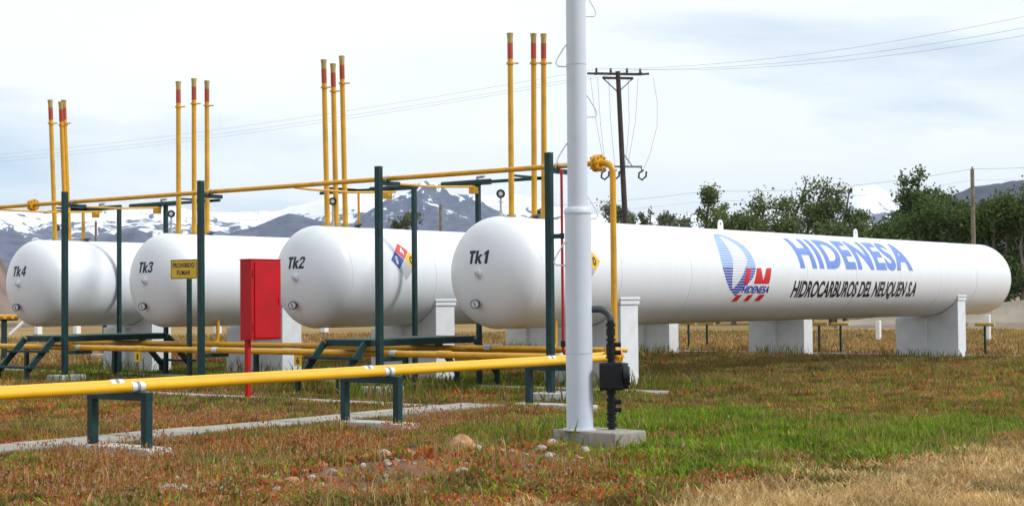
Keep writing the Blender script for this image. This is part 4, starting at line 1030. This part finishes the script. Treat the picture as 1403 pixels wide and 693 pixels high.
# ---------------------------------------------------------------- stones
def stone(x, y, s, label, m=M_STONE, flat=.6, group='stones lying in the weeds'):
    bm = bmesh.new(); bmesh.ops.create_icosphere(bm, subdivisions=2, radius=1)
    sd = Vector((x*3.1, y*2.7, s*9)); rz = random.uniform(0, 6.28); ex = random.uniform(.55, .95)
    # a few random planes knock facets off, as on broken field stones
    cuts = [(Vector((random.gauss(0, 1), random.gauss(0, 1), random.gauss(.2, .7))).normalized(), random.uniform(.55, .85)) for q in range(7)]
    for v in bm.verts:
        p = v.co.copy()*(1+.25*noise.noise(v.co*1.3+sd)+.12*noise.noise(v.co*3.5+sd))
        for nn, dd in cuts:
            e = p.dot(nn)-dd
            if e > 0: p -= nn*e*.9
        v.co = Matrix.Rotation(rz, 3, 'Z') @ Vector((p.x*s, p.y*s*ex, p.z*s*flat))
    me = bpy.data.meshes.new('stone'); bm.to_mesh(me); bm.free(); me.materials.append(m)
    o = link(bpy.data.objects.new('stone', me)); o.location = (x, y, gzf(x, y)+s*flat*.34)
    if label: tag(o, label, 'stone', group)
    return o
stone(14.55, 12.25, .25, 'largest ochre stone in the weeds left of the mast footing', M_STONEO, .62)
stone(15.05, 11.42, .10, 'pale rounded stone just left of the mast footing'); stone(11.85, 11.72, .10, 'grey flat stone in the centre of the foreground weeds')
stone(14.55, 13.0, .09, 'dark stone just above the largest ochre stone', mat('stone_dark', (.06, .04, .035), .9, var=.3, scale=9))
stone(10.2, 12.25, .20, 'broken grey concrete lump at the lower left', M_CONC, .3)
rs = random.Random(11); pebbles = []; fists = []
for k in range(190):
    t_ = rs.uniform(-1, 1); x = 13.2+t_*3.0+rs.uniform(-.3, .3); y = 11.5+rs.gauss(0, .85)-t_*.15
    m_ = rs.choice([M_STONE, M_STONE, M_STONEO, M_STONEP])
    if rs.random() < .89: pebbles.append(stone(x, y, rs.uniform(.028, .055), None, m_, rs.uniform(.5, .8)))
    else: fists.append((math.atan2(y, x), x, y, rs.uniform(.06, .105), m_, rs.uniform(.5, .8)))
# the pebbles nobody could count become one scatter of gravel
bm = bmesh.new(); mats_ = [M_STONE, M_STONEO, M_STONEP]
for o in pebbles:
    n0 = len(bm.faces); nv = len(bm.verts); bm.from_mesh(o.data); bm.verts.ensure_lookup_table(); bm.faces.ensure_lookup_table()
    for v in bm.verts[nv:]: v.co += o.location
    for f in bm.faces[n0:]: f.material_index = mats_.index(o.data.materials[0])
    bpy.data.objects.remove(o)
me = bpy.data.meshes.new('pebbles'); bm.to_mesh(me); bm.free()
for q in mats_: me.materials.append(q)
tag(link(bpy.data.objects.new('pebbles', me)), 'scattered pebbles on bare earth in the foreground weeds', 'pebbles', None, 'stuff')
WORD = ['first', 'second', 'third', 'fourth', 'fifth', 'sixth', 'seventh', 'eighth', 'ninth', 'tenth', 'eleventh', 'twelfth', 'thirteenth', 'fourteenth', 'fifteenth', 'sixteenth', 'seventeenth', 'eighteenth', 'nineteenth', 'twentieth']
for k, (a_, x, y, sz, m_, fl) in enumerate(sorted(fists, reverse=True)[:20]):
    hue = 'ochre' if m_ is M_STONEO else ('pale' if m_ is M_STONEP else 'grey-brown')
    stone(x, y, sz, '%s fist-sized stone in the foreground weeds, %s from the left' % (hue, WORD[k]), m_, fl, 'fist-sized stones among the foreground weeds')

# ---------------------------------------------------------------- grass and weeds
def free(x, y, pad=.0):
    ok = np.ones(len(x), bool)
    for (a, b, c, d) in SLABS: ok &= ~((x > a-pad) & (x < b+pad) & (y > c-pad) & (y < d+pad))
    return ok
def scatter(n, d0, d1, half=24., b0=38.14):
    """random points over a sector of the field, evenly by area"""
    d = np.sqrt(rng.uniform(d0**2, d1**2, n)); b = np.radians(b0+rng.uniform(-half, half, n))
    return d*np.cos(b), d*np.sin(b)
def blades(name, x, y, h, w, col, bend, label, cat, seg=2, matn='grass', z0=None):
    k = len(x); an = rng.uniform(0, 2*np.pi, k); fx = np.cos(an); fy = np.sin(an)
    # blade plane faces any way; bend gives a lean direction
    ba = rng.uniform(0, 2*np.pi, k); bx_ = np.cos(ba)*bend*h; by_ = np.sin(ba)*bend*h
    z = gz(x, y)-.015 if z0 is None else z0
    P = lambda t, s, wf: np.stack([x+bx_*t*t+fx*w*wf*s, y+by_*t*t+fy*w*wf*s, z+h*t*(1-.35*bend*t)], -1)
    if seg == 2:
        V = np.stack([P(0, -1, .8), P(0, 1, .8), P(.55, -1, .9), P(.55, 1, .9), P(1, 0, 0)], 1).reshape(-1, 3); q = 5
        o = np.arange(k)[:, None]*5; F = np.concatenate([o+np.array([[0, 1, 3]]), o+np.array([[0, 3, 2]]), o+np.array([[2, 3, 4]])])
    else:
        V = np.stack([P(0, -1, 1), P(0, 1, 1), P(1, 0, 0)], 1).reshape(-1, 3); q = 3; F = np.arange(3*k).reshape(-1, 3)
    ob = np_mesh(name, V, F, attr_mat(matn, .75, .15, trans=.3), np.repeat(col, q, 0), False)
    tag(ob, label, cat, None, 'stuff'); return ob
PAL = dict(
    red=np.array([(.50, .105, .030), (.54, .17, .036), (.36, .075, .028), (.52, .18, .09), (.52, .23, .04), (.40, .16, .045), (.48, .28, .10)]),
    mauve=np.array([(.34, .13, .10), (.42, .18, .14), (.28, .10, .075), (.40, .22, .13)]),
    olive=np.array([(.21, .19, .045), (.27, .20, .055), (.15, .155, .036), (.32, .20, .07), (.34, .25, .10)]),
    green=np.array([(.14, .26, .014), (.19, .32, .018), (.11, .20, .014), (.27, .31, .032), (.24, .23, .045)]),
    straw=np.array([(.56, .40, .18), (.64, .48, .24), (.46, .31, .13), (.54, .36, .16)]),
    dry=np.array([(.42, .27, .10), (.34, .21, .08), (.46, .31, .13), (.28, .20, .07)]))
def pick(p, k): return PAL[p][rng.integers(0, len(PAL[p]), k)]*rng.uniform(.75, 1.25, (k, 1))
def colour_field(x, y):
    st, gr, yd, sp, ol, un, n1, n2, n3 = ground_colours(x, y); k = len(x)
    u = rng.random(k); n4 = fbm(x*.33+21, y*.33+4, 3)
    gp = .06+.55*sstep(.52, .63, n2)+.30*sstep(.54, .64, n4)
    kind = np.zeros(k, int); kind[rng.random(k) < .15+.7*sstep(.46, .60, fbm(x*.4+3, y*.4+31, 3))*sstep(13, 17, y)] = 5
    c = np.zeros((k, 3))
    kind[u < gp] = 1
    kind[(u < ol*.5) ] = 1
    kind[(rng.random(k) < .16+.25*ol*sstep(.5, .65, n2))&(u < .5)] = 2
    un2 = un*sstep(33, 29, x); kind[rng.random(k) < un*.6] = 1; kind[rng.random(k) < un2*.5] = 2
    kind[rng.random(k) < gr*.95] = 2
    kind[rng.random(k) < sp] = 4
    kind[(rng.random(k) < sp*.7*sstep(.46, .58, n1))] = 1; kind[(rng.random(k) < sp*.8*sstep(.48, .60, n3))] = 5
    kind[rng.random(k) < st] = 3
    for j, nme in enumerate(('red', 'olive', 'green', 'straw', 'dry', 'mauve')):
        mk = kind == j; c[mk] = pick(nme, mk.sum())
    c *= (.25+1.4*fbm(x*2.2+9, y*2.2, 4))[:, None]
    return kind, c, st, gr, sp, un
def field(n, d0, d1, lab, nm_, hs, seg, half=23.):
    x, y = scatter(n, d0, d1, half); bare = np.clip((.2-ground_colours(x, y)[8])/10, 0, 1)
    cl = fbm(x*3.2+7, y*3.2, 3); keep = free(x, y, .03) & (rng.random(n) < (.25+1.4*sstep(.38, .60, cl))*(1-.93*bare)); x, y = x[keep], y[keep]
    kind, c, st, gr, sp, un = colour_field(x, y); k = len(x)
    h = rng.uniform(.035, .10, k)*hs; h[kind == 1] *= 1.35; h[kind == 2] *= 1.5; h[kind == 4] *= 1.6
    h *= .7+.6*sstep(.35, .65, fbm(x*1.1, y*1.1, 3))
    sm = kind == 3; h[sm] = rng.uniform(.07, .20, sm.sum()); gm = (kind == 2)&(gr > .4); h[gm] = rng.uniform(.08, .20, gm.sum())
    w = h*rng.uniform(.05, .10, k)+.004*hs; w[(kind == 0)] = h[kind == 0]*rng.uniform(.12, .26, (kind == 0).sum())
    w *= (1 if seg == 2 else 1.7)
    bend = rng.uniform(.15, .9, k)
    blades(nm_, x, y, h, w, c, bend, lab, 'grass', seg)
field(360000, 10.2, 20., 'low red and green weeds covering the foreground', 'foreground_weeds', 1., 2)
field(420000, 20., 32., 'low weeds and grass between the front pipes and the tanks', 'yard_weeds', 1.05, 1)
field(420000, 32., 54., 'weeds and dry grass about and behind the tanks', 'back_weeds', 1.25, 1)
field(160000, 54., 95., 'dry golden grass of the open ground behind the yard', 'steppe_grass', 1.7, 1)
# dense dry verge grass
x, y = scatter(230000, 10., 24., 23); stv = ground_colours(x, y)[0]; kp = (rng.random(len(x)) < stv*1.0) & (fbm(x*2.3, y*2.3, 3) > .42); x, y = x[kp], y[kp]; k = len(x)
blades('dry_verge_grass', x, y, rng.uniform(.12, .30, k)*(.4+1.1*fbm(x*1.3+3, y*1.3, 3)), rng.uniform(.0025, .0055, k), pick('straw', k)*1.2*(.5+1.0*fbm(x*1.7+9, y*1.7, 4))[:, None], rng.uniform(.3, 1.2, k), 'long pale dry grass along the lower right', 'grass', 2)
# lush green grass in the hollow
x, y = scatter(160000, 13., 27., 20, 33); grv = ground_colours(x, y)[1]; kp = free(x, y) & (rng.random(len(x)) < grv*.9) & (fbm(x*1.9+5, y*1.9, 3) > .38); x, y = x[kp], y[kp]; k = len(x)
blades('green_grass', x, y, rng.uniform(.09, .24, k)*(.5+.9*fbm(x*1.3+3, y*1.3, 3)), rng.uniform(.005, .010, k), pick('green', k), rng.uniform(.2, .9, k), 'lush green grass in the hollow right of the mast', 'grass', 2)
x, y = scatter(15000, 10.2, 24, 23); kp = free(x, y) & (fbm(x*.8+12, y*.8, 3) > .47); x, y = x[kp], y[kp]; k = len(x)
cst = np.where((rng.random(k) < .5)[:, None], pick('olive', k), pick('straw', k)*.8)
blades('weed_stalks', x, y, rng.uniform(.12, .30, k), rng.uniform(.003, .006, k), cst, rng.uniform(.05, .5, k), 'thin upright stalks scattered through the foreground weeds', 'weeds', 2)
# taller stalks and rank weeds about posts, pads and saddles
cs = [(x_, y_) for x_ in (29.2, 48.0) for y_ in TY] + [(24.6, y_) for y_ in PY] + [(23.6, 24.9), (27.6, 24.8), (22.6, 21.2), (16.9, 12.9), (29.0, 19.2), (30.4, 19.0), (31.4, 29.4)]
xs_, ys_, hs_ = [], [], []
for (cx_, cy_) in cs:
    k = 170; xs_.append(cx_+rng.normal(-.25, .40, k)); ys_.append(cy_+rng.normal(-.3, .85, k)); hs_.append(rng.uniform(.18, .62, k)*rng.uniform(.6, 1.15))
x = np.concatenate(xs_); y = np.concatenate(ys_); h = np.concatenate(hs_); kp = free(x, y, -.12) ; x, y, h = x[kp], y[kp], h[kp]; k = len(x)
c = np.where((rng.random(k) < .6)[:, None], pick('olive', k)*.8, pick('green', k)*.8)
blades('rank_weeds', x, y, h, rng.uniform(.008, .018, k), c, rng.uniform(.1, .7, k), 'taller rank weeds at the feet of posts and saddles', 'weeds', 2)
# seed heads and tiny blossoms of the sorrel
x, y = scatter(80000, 10.2, 26, 23); nb = ground_colours(x, y)[8]; kd, cc_, st, gr, sp, un = colour_field(x, y); kp = free(x, y) & free(x, y, .1) & (nb > -3) & ((kd == 0)|(kd == 5)) & (gr < .15) & (fbm(x*.9+2, y*.9, 3) > .45); x, y = x[kp], y[kp]; k = len(x)
zt = gz(x, y)+rng.uniform(.05, .17, k); sz = rng.uniform(.008, .018, k)
colr = np.array([(.46, .17, .06), (.50, .26, .13), (.44, .15, .05), (.54, .36, .24), (.48, .28, .07), (.56, .44, .20), (.40, .28, .09)])[rng.integers(0, 5, k)]*rng.uniform(.7, 1.2, (k, 1))
o4 = np.array([(-1, 0, -.2), (1, 0, -.2), (0, 0, 2.2), (0, -1, .1), (0, 1, .1)])
V = (np.stack([x, y, zt], -1)[:, None, :]+o4[None]*sz[:, None, None]).reshape(-1, 3)
F = np.concatenate([np.arange(k)[:, None]*5+np.array([[a, b, c_]]) for a, b, c_ in ((0, 1, 2), (3, 4, 2))])
tag(np_mesh('sorrel_heads', V, F, attr_mat('grass', .75, .15, trans=.3), np.repeat(colr, 5, 0)), 'reddish seed heads of the foreground weeds', 'weeds', None, 'stuff')
